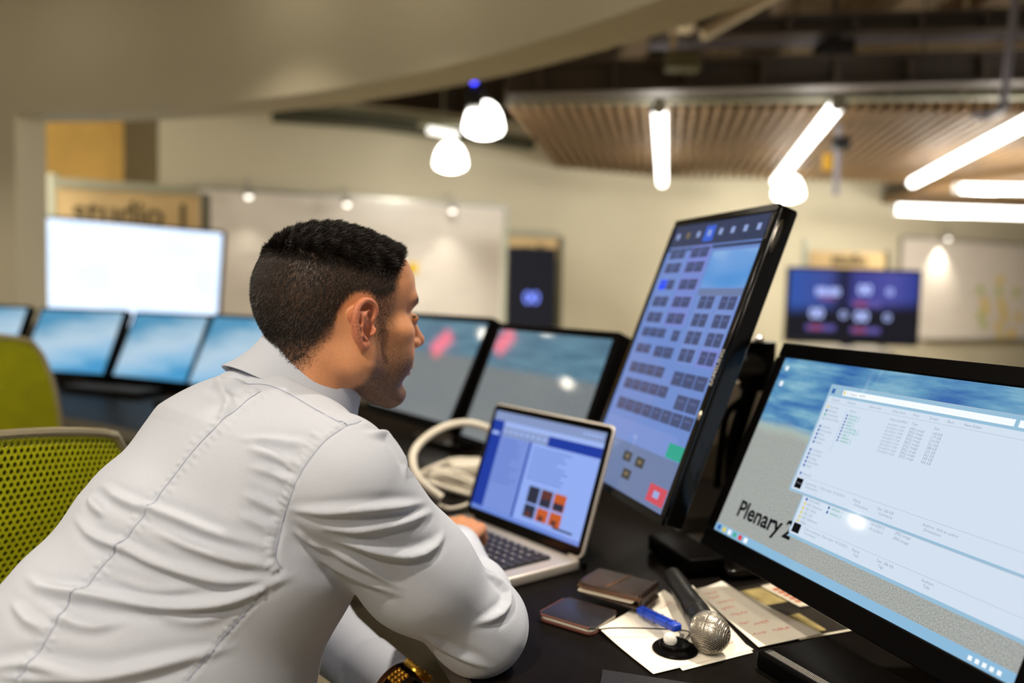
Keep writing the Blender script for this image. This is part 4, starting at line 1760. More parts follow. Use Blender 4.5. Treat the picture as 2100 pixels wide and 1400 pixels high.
def chair(label, loc, rz, top, seat_z=.46, label_patch=False, lean=.16, W=.50):
    """faces local -y ... backrest stands at local y=0, seat towards +y"""
    t = thing('office_chair', label, 'office chair', loc, rz=rz, group='green mesh office chairs')
    H = top - (seat_z + .06)

    def surf(u, v, o_=0.0):
        # u -1..1 across, v 0..1 upwards
        w = W / 2 * (0.90 + .10 * sin(pi * min(1, v * 1.1))) * (1 - .10 * max(0, v - .75) ** 1.2 / .25)
        x = u * w
        crown = .030 * (1 - u * u) * v ** 3
        y = -.05 * (1 - u * u) - lean * (v - .2) + .05 * max(0, .35 - v) - .02 * sin(pi * v) + o_
        z = seat_z + .06 + H * v * (1 - .03) + crown
        # rounded upper corners
        rc_ = .16
        du, dv = abs(u) - (1 - rc_ * .9), v - (1 - rc_ * .75)
        if du > 0 and dv > 0:
            k = sqrt((du / (rc_ * .9)) ** 2 + (dv / (rc_ * .75)) ** 2)
            if k > 1:
                s_ = 1 / k
                u2 = (abs(u) - du) + du * s_
                v2 = (v - dv) + dv * s_
                x = (1 if u > 0 else -1) * u2 * w
                z = seat_z + .06 + H * v2 * .97 + crown
        return Vector((x, y, z))
    # rim
    b = MB()
    b.s = True
    loop = [surf(-1, v / 14) for v in range(15)] + [surf(-1 + 2 * u / 20, 1) for u in range(1, 21)] + [surf(1, 1 - v / 14) for v in range(1, 15)] + [surf(1 - 2 * u / 20, 0) for u in range(1, 20)]
    b.tube(loop, .007, 8, closed=True)
    back = b.build('backrest_rim', M_rim, t)
    # pierced mesh: hexagonal cells, each with a real hole
    b = MB()
    pitch = .0098
    ny = int(H / (pitch * .866))
    nx = int(W / pitch)
    R0, R1 = pitch / sqrt(3), pitch * .38
    for j in range(ny):
        for i in range(nx):
            cu = ((i + .5 + (.5 if j % 2 else 0)) / nx) * 2 - 1
            cv = (j + .5) / ny
            if abs(cu) > .985:
                continue
            vs = []
            for rr, o_ in ((R0, .0), (R1, .0008), (R1, -.0012)):
                for k in range(6):
                    a = pi / 6 + k * pi / 3
                    u = max(-1, min(1, cu + rr * cos(a) / (W / 2)))
                    v = max(0, min(1, cv + rr * sin(a) / H))
                    vs.append(surf(u, v, o_))
            fs = [(k, (k + 1) % 6, 6 + (k + 1) % 6, 6 + k) for k in range(6)] + [(6 + k, 6 + (k + 1) % 6, 12 + (k + 1) % 6, 12 + k) for k in range(6)]
            b.add(vs, fs)
    b.build('backrest_mesh', M_green, t)
    b = MB()
    b.s = True
    n = 14
    vs = [surf(-.97 + 1.94 * i / n, .02 + .96 * j / n, .016) for j in range(n + 1) for i in range(n + 1)]
    b.add(vs, [(j * (n + 1) + i, j * (n + 1) + i + 1, (j + 1) * (n + 1) + i + 1, (j + 1) * (n + 1) + i) for j in range(n) for i in range(n)])
    b.build('backrest_lining', M_greenb, t)
    if label_patch:
        b = MB()
        vs = [surf(-.35 + .7 * i / 6, .80 + .11 * j / 3, .006) for j in range(4) for i in range(7)]
        b.add(vs, [(j * 7 + i, j * 7 + i + 1, (j + 1) * 7 + i + 1, (j + 1) * 7 + i) for j in range(3) for i in range(6)])
        vs = [surf(-.35 + .7 * i / 6, .80 + .11 * j / 3, -.017) for j in range(4) for i in range(7)]
        b.add(vs, [(j * 7 + i, j * 7 + i + 1, (j + 1) * 7 + i + 1, (j + 1) * 7 + i) for j in range(3) for i in range(6)])
        b.build('label_patch', mat('patch_pale', rgb(176, 188, 120), .6), t)
    b = MB()
    b.rbox((0, .20, seat_z - .02), (W * .98, .46, .07), .09, bev=.03)
    b.build('seat', M_green, t)
    b = MB()
    b.s = True
    b.tube(smooth_path([(0, .16, seat_z - .07), (0, -.02, seat_z - .06), (0, -.06, seat_z + .10), (0, -.09, seat_z + .2)]), .022, 10)
    b.build('back_support', M_base, t)
    b = MB()
    b.s = True
    b.tube([(0, .2, .10), (0, .2, seat_z - .05)], .03, 14)
    b.build('gas_lift', M_base, t)
    for k in range(5):
        a = 2 * pi * k / 5 + .3
        b = MB()
        b.s = True
        e = Vector((.30 * cos(a), .2 + .30 * sin(a), .075))
        b.tube([(0, .2, .11), e], [.028, .018], 8)
        lg_ = b.build('leg', M_base, t)
        b = MB()
        b.s = True
        b.lathe([(.028, -.012), (.03, 0), (.028, .012)], 16, X=T(e.x, e.y, .03) @ RX(pi / 2))
        b.build('caster', M_black, lg_)
    for s_ in (-1, 1):
        b = MB()
        b.s = True
        b.tube(smooth_path([(s_ * .2, .2, seat_z - .05), (s_ * .29, .2, seat_z - .02), (s_ * .30, .2, seat_z + .16), (s_ * .29, .22, seat_z + .2)]), .014, 8)
        b.rbox((s_ * .29, .24, seat_z + .215), (.07, .24, .03), .03, bev=.012)
        b.build('armrest', M_base, t)
    return t


# near chair: beyond the back of the person; far chair further along the desk
chair('near green mesh chair right behind the back of the person, its top rim in view', (-.835, 1.165, 0), radians(50), .965)
chair('far blurred green chair at the left edge before the pale blue monitors', (-1.63, 2.42, 0), radians(12), 1.03, label_patch=True, lean=.12)
chair('green mesh chair the person is sitting on, hidden under his hips', (-.535 - .30 * .777, .775 - .30 * .629, 0), radians(39) - pi / 2, .90, seat_z=.44)
# ------------------------------------------------------------------ the man: signed distance fields turned into skin and cloth
def V3(*a):
    return np.array(a, np.float32)


def f_cone(p, a, b, ra, rb):
    ba = b - a
    h = np.clip(((p - a) @ ba) / (ba @ ba), 0, 1)
    return np.linalg.norm(p - a - h[:, None] * ba, axis=1) - (ra + (rb - ra) * h)


def f_ell(p, c, r, ax=None):
    q = p - c
    if ax is not None:
        q = q @ ax
    k0 = np.linalg.norm(q / r, axis=1)
    k1 = np.linalg.norm(q / (r * r), axis=1) + 1e-9
    return k0 * (k0 - 1) / k1


def smin(a, b, k):
    h = np.clip(.5 + .5 * (b - a) / k, 0, 1)
    return b + (a - b) * h - k * h * (1 - h)


def smax(a, b, k):
    return -smin(-a, -b, k)


def f_poly(p, pts, rs, k):
    d = None
    for i in range(len(pts) - 1):
        e = f_cone(p, pts[i], pts[i + 1], rs[i], rs[i + 1])
        d = e if d is None else smin(d, e, k)
    return d


def surface(fun, lo, hi, h, blk=12, pad=0.0):
    """surface nets on a sparse grid"""
    lo, hi = np.array(lo, np.float32), np.array(hi, np.float32)
    n = np.ceil((hi - lo) / h / blk).astype(int) * blk
    nb = n // blk
    ci = np.stack(np.meshgrid(*[np.arange(k) for k in nb], indexing='ij'), -1).reshape(-1, 3)
    cen = lo + (ci + .5) * blk * h
    dc = fun(cen.astype(np.float32))
    D = np.repeat(np.repeat(np.repeat(dc.reshape(nb), blk, 0), blk, 1), blk, 2).astype(np.float32)
    D = np.where(D > 0, 1.0, -1.0).astype(np.float32)
    near = np.abs(dc) < blk * h * .87 * 1.5 + pad
    loc = np.stack(np.meshgrid(*[np.arange(blk)] * 3, indexing='ij'), -1).reshape(-1, 3)
    idx = np.nonzero(near)[0]
    for s in range(0, len(idx), 150):
        part = idx[s:s + 150]
        gi = (ci[part][:, None, :] * blk + loc[None]).reshape(-1, 3)
        D[gi[:, 0], gi[:, 1], gi[:, 2]] = fun((lo + gi * h).astype(np.float32))
    S = D < 0
    acc = np.zeros(tuple(n - 1) + (3,), np.float32)
    cnt = np.zeros(tuple(n - 1), np.float32)
    sl = lambda o: tuple(slice(o[k], n[k] - 1 + o[k]) for k in range(3))
    cs = [(i, j, k) for i in (0, 1) for j in (0, 1) for k in (0, 1)]
    any_in = np.zeros(tuple(n - 1), bool)
    all_in = np.ones(tuple(n - 1), bool)
    for c in cs:
        any_in |= S[sl(c)]
        all_in &= S[sl(c)]
    act = any_in & ~all_in
    ai = np.argwhere(act)
    for ax in range(3):
        for c in cs:
            if c[ax]:
                continue
            c2 = list(c)
            c2[ax] = 1
            a = D[ai[:, 0] + c[0], ai[:, 1] + c[1], ai[:, 2] + c[2]]
            b = D[ai[:, 0] + c2[0], ai[:, 1] + c2[1], ai[:, 2] + c2[2]]
            x = (a < 0) != (b < 0)
            t = np.where(x, a / (a - b + 1e-12), 0)
            pt = np.tile(np.array(c, np.float32), (len(ai), 1))
            pt[:, ax] = t
            acc[ai[:, 0], ai[:, 1], ai[:, 2]] += pt * x[:, None]
            cnt[ai[:, 0], ai[:, 1], ai[:, 2]] += x
    vid = -np.ones(tuple(n - 1), np.int64)
    vid[ai[:, 0], ai[:, 1], ai[:, 2]] = np.arange(len(ai))
    co = lo + (ai + acc[ai[:, 0], ai[:, 1], ai[:, 2]] / np.maximum(cnt[ai[:, 0], ai[:, 1], ai[:, 2]], 1)[:, None]) * h
    faces = []
    for ax in range(3):
        o1, o2 = [(1, 2), (2, 0), (0, 1)][ax]
        a = S[tuple(slice(1, n[k] - 1) for k in range(3))]
        sh = [slice(1, n[k] - 1) for k in range(3)]
        sh[ax] = slice(2, n[ax])
        b = S[tuple(sh)]
        e = np.argwhere(a != b) + 1
        fl = S[e[:, 0], e[:, 1], e[:, 2]]
        q = []
        for d1, d2 in ((0, 0), (-1, 0), (-1, -1), (0, -1)):
            g = e.copy()
            g[:, o1] += d1
            g[:, o2] += d2
            q.append(vid[np.clip(g[:, 0], 0, n[0] - 2), np.clip(g[:, 1], 0, n[1] - 2), np.clip(g[:, 2], 0, n[2] - 2)])
        q = np.stack(q, 1)
        q[~fl] = q[~fl][:, ::-1]
        faces.append(q[(q >= 0).all(1)])
    return co.astype(np.float32), np.concatenate(faces)


def grad(fun, p, e=.0006):
    g = np.stack([fun(p + V3(e, 0, 0)) - fun(p - V3(e, 0, 0)), fun(p + V3(0, e, 0)) - fun(p - V3(0, e, 0)), fun(p + V3(0, 0, e)) - fun(p - V3(0, 0, e))], 1)
    return g / (np.linalg.norm(g, axis=1)[:, None] + 1e-9)


def settle(fun, co, it=2):
    for _ in range(it):
        d = fun(co)
        co = co - grad(fun, co) * np.clip(d, -.003, .003)[:, None]
    return co.astype(np.float32)


def np_mesh(name, co, faces, mats, parent=None, tris=None):
    me = bpy.data.meshes.new(name)
    n, m = len(co), len(faces)
    k = faces.shape[1]
    me.vertices.add(n)
    me.vertices.foreach_set('co', np.ascontiguousarray(co, np.float32).ravel())
    me.loops.add(m * k)
    me.loops.foreach_set('vertex_index', np.ascontiguousarray(faces, np.int32).ravel())
    me.polygons.add(m)
    me.polygons.foreach_set('loop_start', np.arange(0, m * k, k, dtype=np.int32))
    me.polygons.foreach_set('loop_total', np.full(m, k, np.int32))
    for mm in mats:
        me.materials.append(mm)
    me.update()
    me.validate()
    me.polygons.foreach_set('use_smooth', [True] * len(me.polygons))
    o = bpy.data.objects.new(name, me)
    COL.objects.link(o)
    if parent is not None:
        o.parent = parent
    return o


def vcol(o, name, arr):
    at_ = o.data.color_attributes.new(name, 'FLOAT_COLOR', 'POINT')
    a = np.ones((len(arr), 4), np.float32)
    a[:, :3] = arr
    at_.data.foreach_set('color', a.ravel())


# ---- frames
HA = radians(39)
TF = V3(cos(HA), sin(HA), 0)              # the way the man faces
TR = V3(sin(HA), -cos(HA), 0)             # his right hand side
UPV = V3(0, 0, 1)
HY, HP = radians(36), radians(4)
HF = V3(cos(HY) * cos(HP), sin(HY) * cos(HP), -sin(HP))
HLf = V3(-sin(HY), cos(HY), 0)
HU = np.cross(HF, HLf)
HC = V3(-.213, .990, 1.155)
HZ = .91
HX = np.stack([HF, HLf, HU], 1).astype(np.float32)


def Hd(x, y, z):
    return (HC + HX @ V3(x, y, z)).astype(np.float32)


# ---- body key points
SP = [V3(-.509, .777, .56), V3(-.444, .824, .67), V3(-.380, .869, .78), V3(-.334, .912, .89), V3(-.303, .946, .985), V3(-.278, .968, 1.035)]
SW = [.160, .148, .150, .172, .153, .075]
SD = [.192, .184, .168, .142, .105, .065]
SHR = V3(-.170, .812, .985)
ELR = V3(-.032, .938, .787)
WRR = V3(-.083, 1.235, .785)
SHL = V3(-.362, 1.115, .985)
ELL = V3(-.335, 1.17, .722)
WRL = V3(-.146, 1.0, .675)


def f_torso(p, grow=0.0):
    d = None
    for i in range(len(SP) - 1):
        a, b = SP[i], SP[i + 1]
        ba = b - a
        L = np.linalg.norm(ba)
        t0 = ((p - a) @ ba) / (L * L)
        t = np.clip(t0, 0, 1)
        w = SW[i] + (SW[i + 1] - SW[i]) * t + grow
        dd = SD[i] + (SD[i + 1] - SD[i]) * t + grow
        ax = ba / L
        fn = np.cross(ax, TR)          # front normal
        fn = fn / np.linalg.norm(fn)
        if fn @ TF < 0:
            fn = -fn
        q = p - a - t[:, None] * ba
        x, y, z = q @ TR, q @ fn, q @ ax
        # superellipse-like slab: flatter back
        k0 = np.sqrt((x / w) ** 2 + (y / dd) ** 2 + (z / .09) ** 2) + 1e-9
        k1 = np.sqrt((x / w ** 2) ** 2 + (y / dd ** 2) ** 2 + (z / .0081) ** 2) + 1e-9
        e = k0 * (k0 - 1) / k1
        e = np.where(k0 < .3, -.7 * dd, e)
        d = e if d is None else smin(d, e, .045)
    return d


def f_shoulders(p, grow=0.0):
    n = SP[5]
    d = f_cone(p, n - .015 * TF + V3(0, 0, -.03), SHR + V3(-.012, .012, .020), .056 + grow, .050 + grow)
    d = smin(d, f_cone(p, n - .015 * TF + V3(0, 0, -.03), SHL + V3(0, 0, .02), .056 + grow, .050 + grow), .03)
    # shoulder blades
    d = smin(d, f_ell(p, SP[4] - .055 * TF + .085 * TR - V3(0, 0, .035), V3(.06, .075, .09) + grow, np.stack([TF, TR, UPV], 1)), .04)
    d = smin(d, f_ell(p, SP[4] - .050 * TF - .075 * TR - V3(0, 0, .040), V3(.06, .075, .09) + grow, np.stack([TF, TR, UPV], 1)), .04)
    return d


def f_arm(p, s, e, w, r0, r1, r2, r3, k=.03):
    m = s * .5 + e * .5 + V3(0, 0, -.012)
    d = f_cone(p, s, m, r0, (r0 + r1) * .5)
    d = smin(d, f_cone(p, m, e, (r0 + r1) * .5, r1), k)
    f1 = e * .72 + w * .28
    d2 = smin(f_cone(p, e, f1, r1, r2), f_cone(p, f1, w, r2, r3), k)
    return smin(d, d2, k)


def f_neck(p):
    return f_cone(p, SP[5] + V3(.004, .004, .0), Hd(-.028, 0, -.05), .061, .057)


# ---- head
def f_skull(p):
    q = ((p - HC) @ HX) / V3(1, 1, HZ)
    mir = q.copy()
    mir[:, 1] = np.abs(q[:, 1])
    d = f_ell(q, V3(-.014, 0, .034), V3(.094, .0760, .084))
    d = smin(d, f_ell(q, V3(-.040, 0, .018), V3(.062, .069, .078)), .02)
    d = smin(d, f_ell(q, V3(.030, 0, -.020), V3(.058, .060, .086)), .022)
    d = smin(d, f_ell(mir, V3(.038, .030, .048), V3(.040, .036, .045)), .02)       # temples and forehead
    d = smin(d, f_cone(mir, V3(-.004, .052, -.058), V3(.066, .018, -.106), .020, .017), .03)     # jaw
    d = smin(d, f_cone(mir, V3(-.006, .053, -.02), V3(-.002, .054, -.060), .020, .019), .025)
    d = smin(d, f_ell(q, V3(.074, 0, -.104), V3(.020, .022, .017)), .018)          # chin
    d = smin(d, f_cone(mir, V3(.080, .010, .029), V3(.069, .045, .029), .0115, .010), .012)      # brow
    d = smin(d, f_ell(mir, V3(.054, .046, -.016), V3(.022, .020, .016)), .02)      # cheekbone
    d = smin(d, f_ell(mir, V3(.058, .034, -.052), V3(.026, .024, .03)), .022)
    d = smax(d, -f_ell(mir, V3(.099, .033, .001), V3(.020, .020, .0125)), .010)    # sockets
    d = smin(d, f_ell(mir, V3(.076, .032, .000), V3(.0125, .0125, .0118)), .003)   # eyes
    d = smin(d, f_cone(mir, V3(.088, .020, .006), V3(.081, .045, .004), .0042, .0035), .004)     # upper lid
    d = smin(d, f_cone(q, V3(.085, 0, .018), V3(.1065, 0, -.024), .0075, .0100), .010)     # nose
    d = smin(d, f_ell(q, V3(.1075, 0, -.028), V3(.0115, .011, .0098)), .006)
    d = smin(d, f_ell(mir, V3(.097, .0125, -.032), V3(.0105, .0072, .0075)), .005)
    d = smax(d, -f_ell(mir, V3(.103, .0065, -.0395), V3(.006, .0035, .004)), .002)
    d = smin(d, f_ell(q, V3(.087, 0, -.060), V3(.014, .026, .018)), .012)          # muzzle
    d = smin(d, f_cone(mir, V3(.0985, .004, -.064), V3(.087, .023, -.069), .0056, .0032), .004)  # lips
    d = smin(d, f_cone(mir, V3(.0965, .0, -.0755), V3(.086, .021, -.0715), .0066, .0035), .004)
    d = smax(d, -f_cone(mir, V3(.1045, 0, -.0695), V3(.090, .024, -.0702), .0014, .0012), .003)
    d = smax(d, -f_cone(mir, V3(.098, .0, -.088), V3(.088, .018, -.088), .006, .005), .008)
    return d


def f_ear(p):
    q = ((p - HC) @ HX) / V3(1, 1, HZ)
    mir = q.copy()
    mir[:, 1] = np.abs(q[:, 1])
    eq = (mir - V3(-.006, .0795, -.010)) / V3(1, 1, .94)
    ct, st = cos(radians(9)), sin(radians(9))           # ears stand away from the skull towards the back
    ex = eq[:, 0] * ct - eq[:, 1] * st
    ey = eq[:, 0] * st + eq[:, 1] * ct
    E = np.stack([ex, ey, eq[:, 2]], 1)

    def ep(x, z, y=.0):
        return V3(x, y, z)
    hel = [ep(.010, .006, .000), ep(.013, .020, .002), ep(.006, .031, .004), ep(-.006, .033, .006), ep(-.016, .024, .008), ep(-.019, .010, .009), ep(-.016, -.006, .008), ep(-.010, -.020, .006), ep(-.003, -.029, .004)]
    hel = [V3(*v) for v in smooth_path([Vector([float(c) for c in v]) for v in hel], 3)]
    d2 = f_poly(E, hel, [.0031 + .0009 * sin(pi * i / (len(hel) - 1)) for i in range(len(hel))], .0015)
    d2 = smin(d2, f_ell(E, ep(.001, -.027, .002), V3(.0075, .0045, .0085)), .004)           # lobe
    d2 = smin(d2, f_ell(E, ep(-.002, .003, -.001), V3(.0155, .0042, .030)), .003)           # sheet
    anti = [ep(.002, .020, .004), ep(-.007, .012, .006), ep(-.009, -.002, .0065), ep(-.006, -.014, .006), ep(.001, -.018, .005)]
    d2 = smin(d2, f_poly(E, anti, [.0024, .0028, .0030, .0028, .0026], .003), .003)
    d2 = smin(d2, f_ell(E, ep(.010, -.007, .003), V3(.0045, .004, .0065)), .003)            # tragus
    d2 = smax(d2, -f_ell(E, ep(.0025, -.004, .006), V3(.0088, .0115, .0135)), .002)          # concha
    d2 = smax(d2, -f_ell(E, ep(.004, .013, .0065), V3(.006, .005, .006)), .003)
    d2 = smin(d2, f_cone(E, ep(-.010, .012, -.002), ep(.006, -.006, -.014), .010, .014), .006)
    return d2


def f_head(p):
    return smin(f_skull(p), f_ear(p), .004)


# ---- hands: palm, four fingers of different length, thumb
def hand_bones(w, fwd, nrm, side, curl, sc=1.0, thumb_in=0.5):
    """w wrist, fwd along the hand, nrm out of the back of the hand, side towards the thumb"""
    fwd, nrm = fwd / np.linalg.norm(fwd), nrm / np.linalg.norm(nrm)
    B = []
    for k, (s, L, fl) in enumerate(((.027, .088, .043), (.009, .093, .048), (-.009, .088, .044), (-.026, .080, .034))):
        kn = w + fwd * (L * sc) + side * (s * sc) + nrm * (.006 - .0035 * abs(k - 1.2)) * sc
        base = w + side * (s * .5 * sc) + fwd * .012
        B.append(('meta', [base, kn], [.0125 * sc, .0105 * sc]))
        a = curl * (.75 + .12 * k)
        d1 = fwd * cos(a) - nrm * sin(a) + side * s * 1.5
        p1 = kn + d1 * fl * sc
        a2 = a + curl * .9
        d2 = fwd * cos(a2) - nrm * sin(a2)
        p2 = p1 + d2 * fl * .62 * sc
        a3 = a2 + curl * .5
        d3 = fwd * cos(a3) - nrm * sin(a3)
        p3 = p2 + d3 * fl * .48 * sc
        B.append(('finger', [kn, p1, p2, p3], [.0098 * sc, .0088 * sc, .0080 * sc, .0070 * sc]))
    tb = w + fwd * .022 * sc + side * .022 * sc - nrm * .006
    t1 = tb + (fwd * .55 + side * .75 - nrm * .25) * .040 * sc
    t2 = t1 + (fwd * .86 + side * .30 * (1 - thumb_in) - nrm * .35) * .033 * sc
    t3 = t2 + (fwd * .92 - side * .10 * thumb_in - nrm * .3) * .026 * sc
    B.append(('thumb', [tb, t1, t2, t3], [.0145 * sc, .0115 * sc, .0100 * sc, .0082 * sc]))
    return B


FR = WRR - ELR
FR = FR / np.linalg.norm(FR)
hr_f = V3(.10, .99, -.02)
hr_n = V3(.05, .05, 1.0)
hr_n = hr_n - hr_f * (hr_n @ hr_f) / (hr_f @ hr_f)
hr_s = np.cross(hr_n / np.linalg.norm(hr_n), hr_f / np.linalg.norm(hr_f)) * 1.0
HANDR = hand_bones(WRR + V3(.002, .012, .008), hr_f, hr_n, hr_s, .62)
FL_ = WRL - ELL
FL_ = FL_ / np.linalg.norm(FL_)
hl_f = V3(.55, -.50, -.45)
hl_n = V3(.45, -.25, .85)
hl_n = hl_n - hl_f * (hl_n @ hl_f) / (hl_f @ hl_f)
hl_s = -np.cross(hl_n / np.linalg.norm(hl_n), hl_f / np.linalg.norm(hl_f))
HANDL = hand_bones(WRL + FL_ * .012, hl_f, hl_n, hl_s, .45)


def f_hand(p, B):
    d = None
    for kind, pts, rs in B:
        if kind == 'meta':
            e = f_poly(p, pts, rs, .01)
            d = e if d is None else smin(d, e, .010)
    for kind, pts, rs in B:
        if kind == 'finger':
            d = smin(d, f_poly(p, pts, rs, .003), .004)
        elif kind == 'thumb':
            d = smin(d, f_poly(p, pts, rs, .004), .009)
    return d


def f_body(p):
    d = f_torso(p, -.022)
    d = smin(d, f_shoulders(p, -.02), .03)
    d = smin(d, f_arm(p, SHR, ELR, WRR + V3(.002, .012, .006), .047, .037, .037, .024), .02)
    d = smin(d, f_arm(p, SHL, ELL, WRL + FL_ * .012, .047, .037, .037, .024), .02)
    d = smin(d, f_neck(p), .03)
    far = np.linalg.norm(p - HC, axis=1) > .24
    h = np.full(len(p), 1.0, np.float32)
    if (~far).any():
        h[~far] = f_head(p[~far])
    if far.any():
        h[far] = np.linalg.norm(p[far] - HC, axis=1) - .13
    d = smin(d, h, .012)
    for B in (HANDR, HANDL):
        o_ = B[0][1][1]
        m = np.linalg.norm(p - o_, axis=1) < .16
        h = np.linalg.norm(p - o_, axis=1) - .13
        if m.any():
            h[m] = f_hand(p[m], B)
        d = smin(d, h, .012)
    return d


M_skin = bpy.data.materials.new('skin_tan')
M_skin.use_nodes = True
_nt = M_skin.node_tree
_b = _nt.nodes['Principled BSDF']
_at = _nt.nodes.new('ShaderNodeAttribute')
_at.attribute_name = 'tone'
_no = _nt.nodes.new('ShaderNodeTexNoise')
_no.inputs['Scale'].default_value = 900
_no.inputs['Detail'].default_value = 2
_tc = _nt.nodes.new('ShaderNodeTexCoord')
_nt.links.new(_tc.outputs['Object'], _no.inputs['Vector'])
_bp = _nt.nodes.new('ShaderNodeBump')
_bp.inputs['Strength'].default_value = .25
_bp.inputs['Distance'].default_value = .0008
_nt.links.new(_no.outputs['Fac'], _bp.inputs['Height'])
_nt.links.new(_bp.outputs['Normal'], _b.inputs['Normal'])
_nt.links.new(_at.outputs['Color'], _b.inputs['Base Color'])
_b.inputs['Roughness'].default_value = .55
_b.inputs['Subsurface Weight'].default_value = .12
_b.inputs['Subsurface Radius'].default_value = (.012, .005, .003)
_b.inputs['Subsurface Scale'].default_value = .6

co, fa = surface(f_body, (-.75, .55, .50), (.08, 1.45, 1.31), .0024)
# finer faces on head and hands
hb = HC + HX @ V3(0, 0, 0)
fc = co[fa].mean(1)
fine = (np.linalg.norm(fc - HC, axis=1) < .165) | (np.linalg.norm(fc - HANDR[1][1][0], axis=1) < .11) | (np.linalg.norm(fc - HANDL[1][1][0], axis=1) < .11)


def split_faces(co, fa, sel):
    """cut the chosen quads in four; neighbours get matching corner points so the skin stays closed"""
    q = fa[sel]
    rest = fa[~sel]
    ed = np.concatenate([q[:, [0, 1]], q[:, [1, 2]], q[:, [2, 3]], q[:, [3, 0]]])
    es = np.sort(ed, 1)
    key = es[:, 0].astype(np.int64) * len(co) + es[:, 1]
    uk, inv = np.unique(key, return_inverse=True)
    ea, eb = uk // len(co), uk % len(co)
    n0 = len(co)
    mid = (co[ea] + co[eb]) / 2
    cen = co[q].mean(1)
    m = len(q)
    e = inv.reshape(4, m) + n0
    c = np.arange(m) + n0 + len(mid)
    nq = np.concatenate([np.stack([q[:, 0], e[0], c, e[3]], 1), np.stack([e[0], q[:, 1], e[1], c], 1), np.stack([c, e[1], q[:, 2], e[2]], 1), np.stack([e[3], c, e[2], q[:, 3]], 1)])
    return np.concatenate([co, mid, cen]).astype(np.float32), nq, rest, dict(zip(uk.tolist(), (np.arange(len(uk)) + n0).tolist()))


co, nq, rest, _ = split_faces(co, fa, fine)
keep = np.linalg.norm(co - HC, axis=1) < .2
keep |= (np.linalg.norm(co - HANDR[1][1][0], axis=1) < .14) | (np.linalg.norm(co - HANDL[1][1][0], axis=1) < .14)
co[keep] = settle(f_body, co[keep], 2)
fa = np.concatenate([nq, rest])

# skin tones: warm tan, ruddy ear, dark stubble and shaved sides
q = ((co - HC) @ HX) / V3(1, 1, HZ)
x, y, z = q[:, 0], np.abs(q[:, 1]), q[:, 2]
isr = q[:, 1] < 0


def sst(a, b, v):
    t = np.clip((v - a) / (b - a), 0, 1)
    return t * t * (3 - 2 * t)


rng = np.random.default_rng(5)
skin = np.array([lin(206), lin(142), lin(98)], np.float32)
red = np.array([lin(196), lin(104), lin(80)], np.float32)
stub = np.array([lin(74), lin(54), lin(40)], np.float32)
hairc = np.array([lin(34), lin(25), lin(19)], np.float32)
lipc = np.array([lin(176), lin(104), lin(88)], np.float32)
tone = np.tile(skin, (len(co), 1))
head = np.linalg.norm(co - HC, axis=1) < .2


def mixc(t, c, f):
    f = f[:, None]
    return t * (1 - f) + c * f


earf = np.zeros(len(co), np.float32)
hi_ = np.nonzero(head)[0]
earf[hi_] = sst(.0015, .004, f_skull(co[hi_])) * (y[hi_] > .06) * (np.abs(z[hi_]) < .05) * (np.abs(x[hi_] + .01) < .05)
ear = earf > .3
tone = mixc(tone, red, (.55 * earf).astype(np.float32))
nose = np.exp(-((x - .114) ** 2 + y ** 2 + (z + .028) ** 2) / .018 ** 2) * head
tone = mixc(tone, red, (.7 * nose).astype(np.float32))
lips = np.exp(-(((x - .093) / .014) ** 2 + (y / .024) ** 2 + ((z + .070) / .0095) ** 2) ** 2) * head
# beard: jaw, chin, upper lip, sideburn
up = -.006 - 1.0 * np.clip(x - .034, 0, .1)
beard = sst(-.012, .012, up - z) * sst(.006, .020, x + .25 * np.clip(-z - .06, 0, .06)) * (.55 + .45 * sst(-.02, -.075, z))
side = sst(.004, .014, x - .004) * sst(.050, .034, x) * sst(.055, .03, z) * sst(-.035, .0, z)
mous = np.exp(-(((x - .096) / .014) ** 2 + (y / .026) ** 2 + ((z + .054) / .008) ** 2)) * .8
bf = np.clip(np.maximum(np.maximum(beard * .93, side * .62), mous), 0, 1) * head * (~ear)
bf = bf * (1 - .8 * lips)
bf = bf * (.66 + .5 * rng.random(len(co)))
tone = mixc(tone, stub, np.clip(bf, 0, .95).astype(np.float32))
tone = mixc(tone, lipc, (.8 * lips).astype(np.float32))


def hair_mask(x, y, z):
    """1 where hair grows: over the skull, behind and above the ear, down to the nape"""
    front = .056 - .010 * sst(.02, .06, y) - .008 * sst(.055, .072, y) - .022 * sst(.045, .012, z)
    m = sst(.006, -.008, x - front) * sst(.004, .026, z + .30 * np.clip(-x, -.02, .04) - .006)
    back = sst(-.018, -.046, x - .45 * np.clip(z, -.1, .02)) * sst(-.084, -.060, z)
    m = np.maximum(m, back)
    # bare skin round the ear
    e = ((x + .008) / .030) ** 2 + ((z + .010) / .043) ** 2
    m *= np.where(y > .05, sst(.75, 1.25, e), 1)
    top = sst(.07, .085, z)
    return np.maximum(m, top * sst(.004, -.006, x - (.064 - .015 * sst(.02, .06, y))))


hm = hair_mask(x, y, z) * head * (~ear)
fade = sst(-.09, -.01, z) * .28 + .68
tone = mixc(tone, hairc, np.clip(hm * fade * (.85 + .2 * rng.random(len(co))), 0, .97).astype(np.float32))
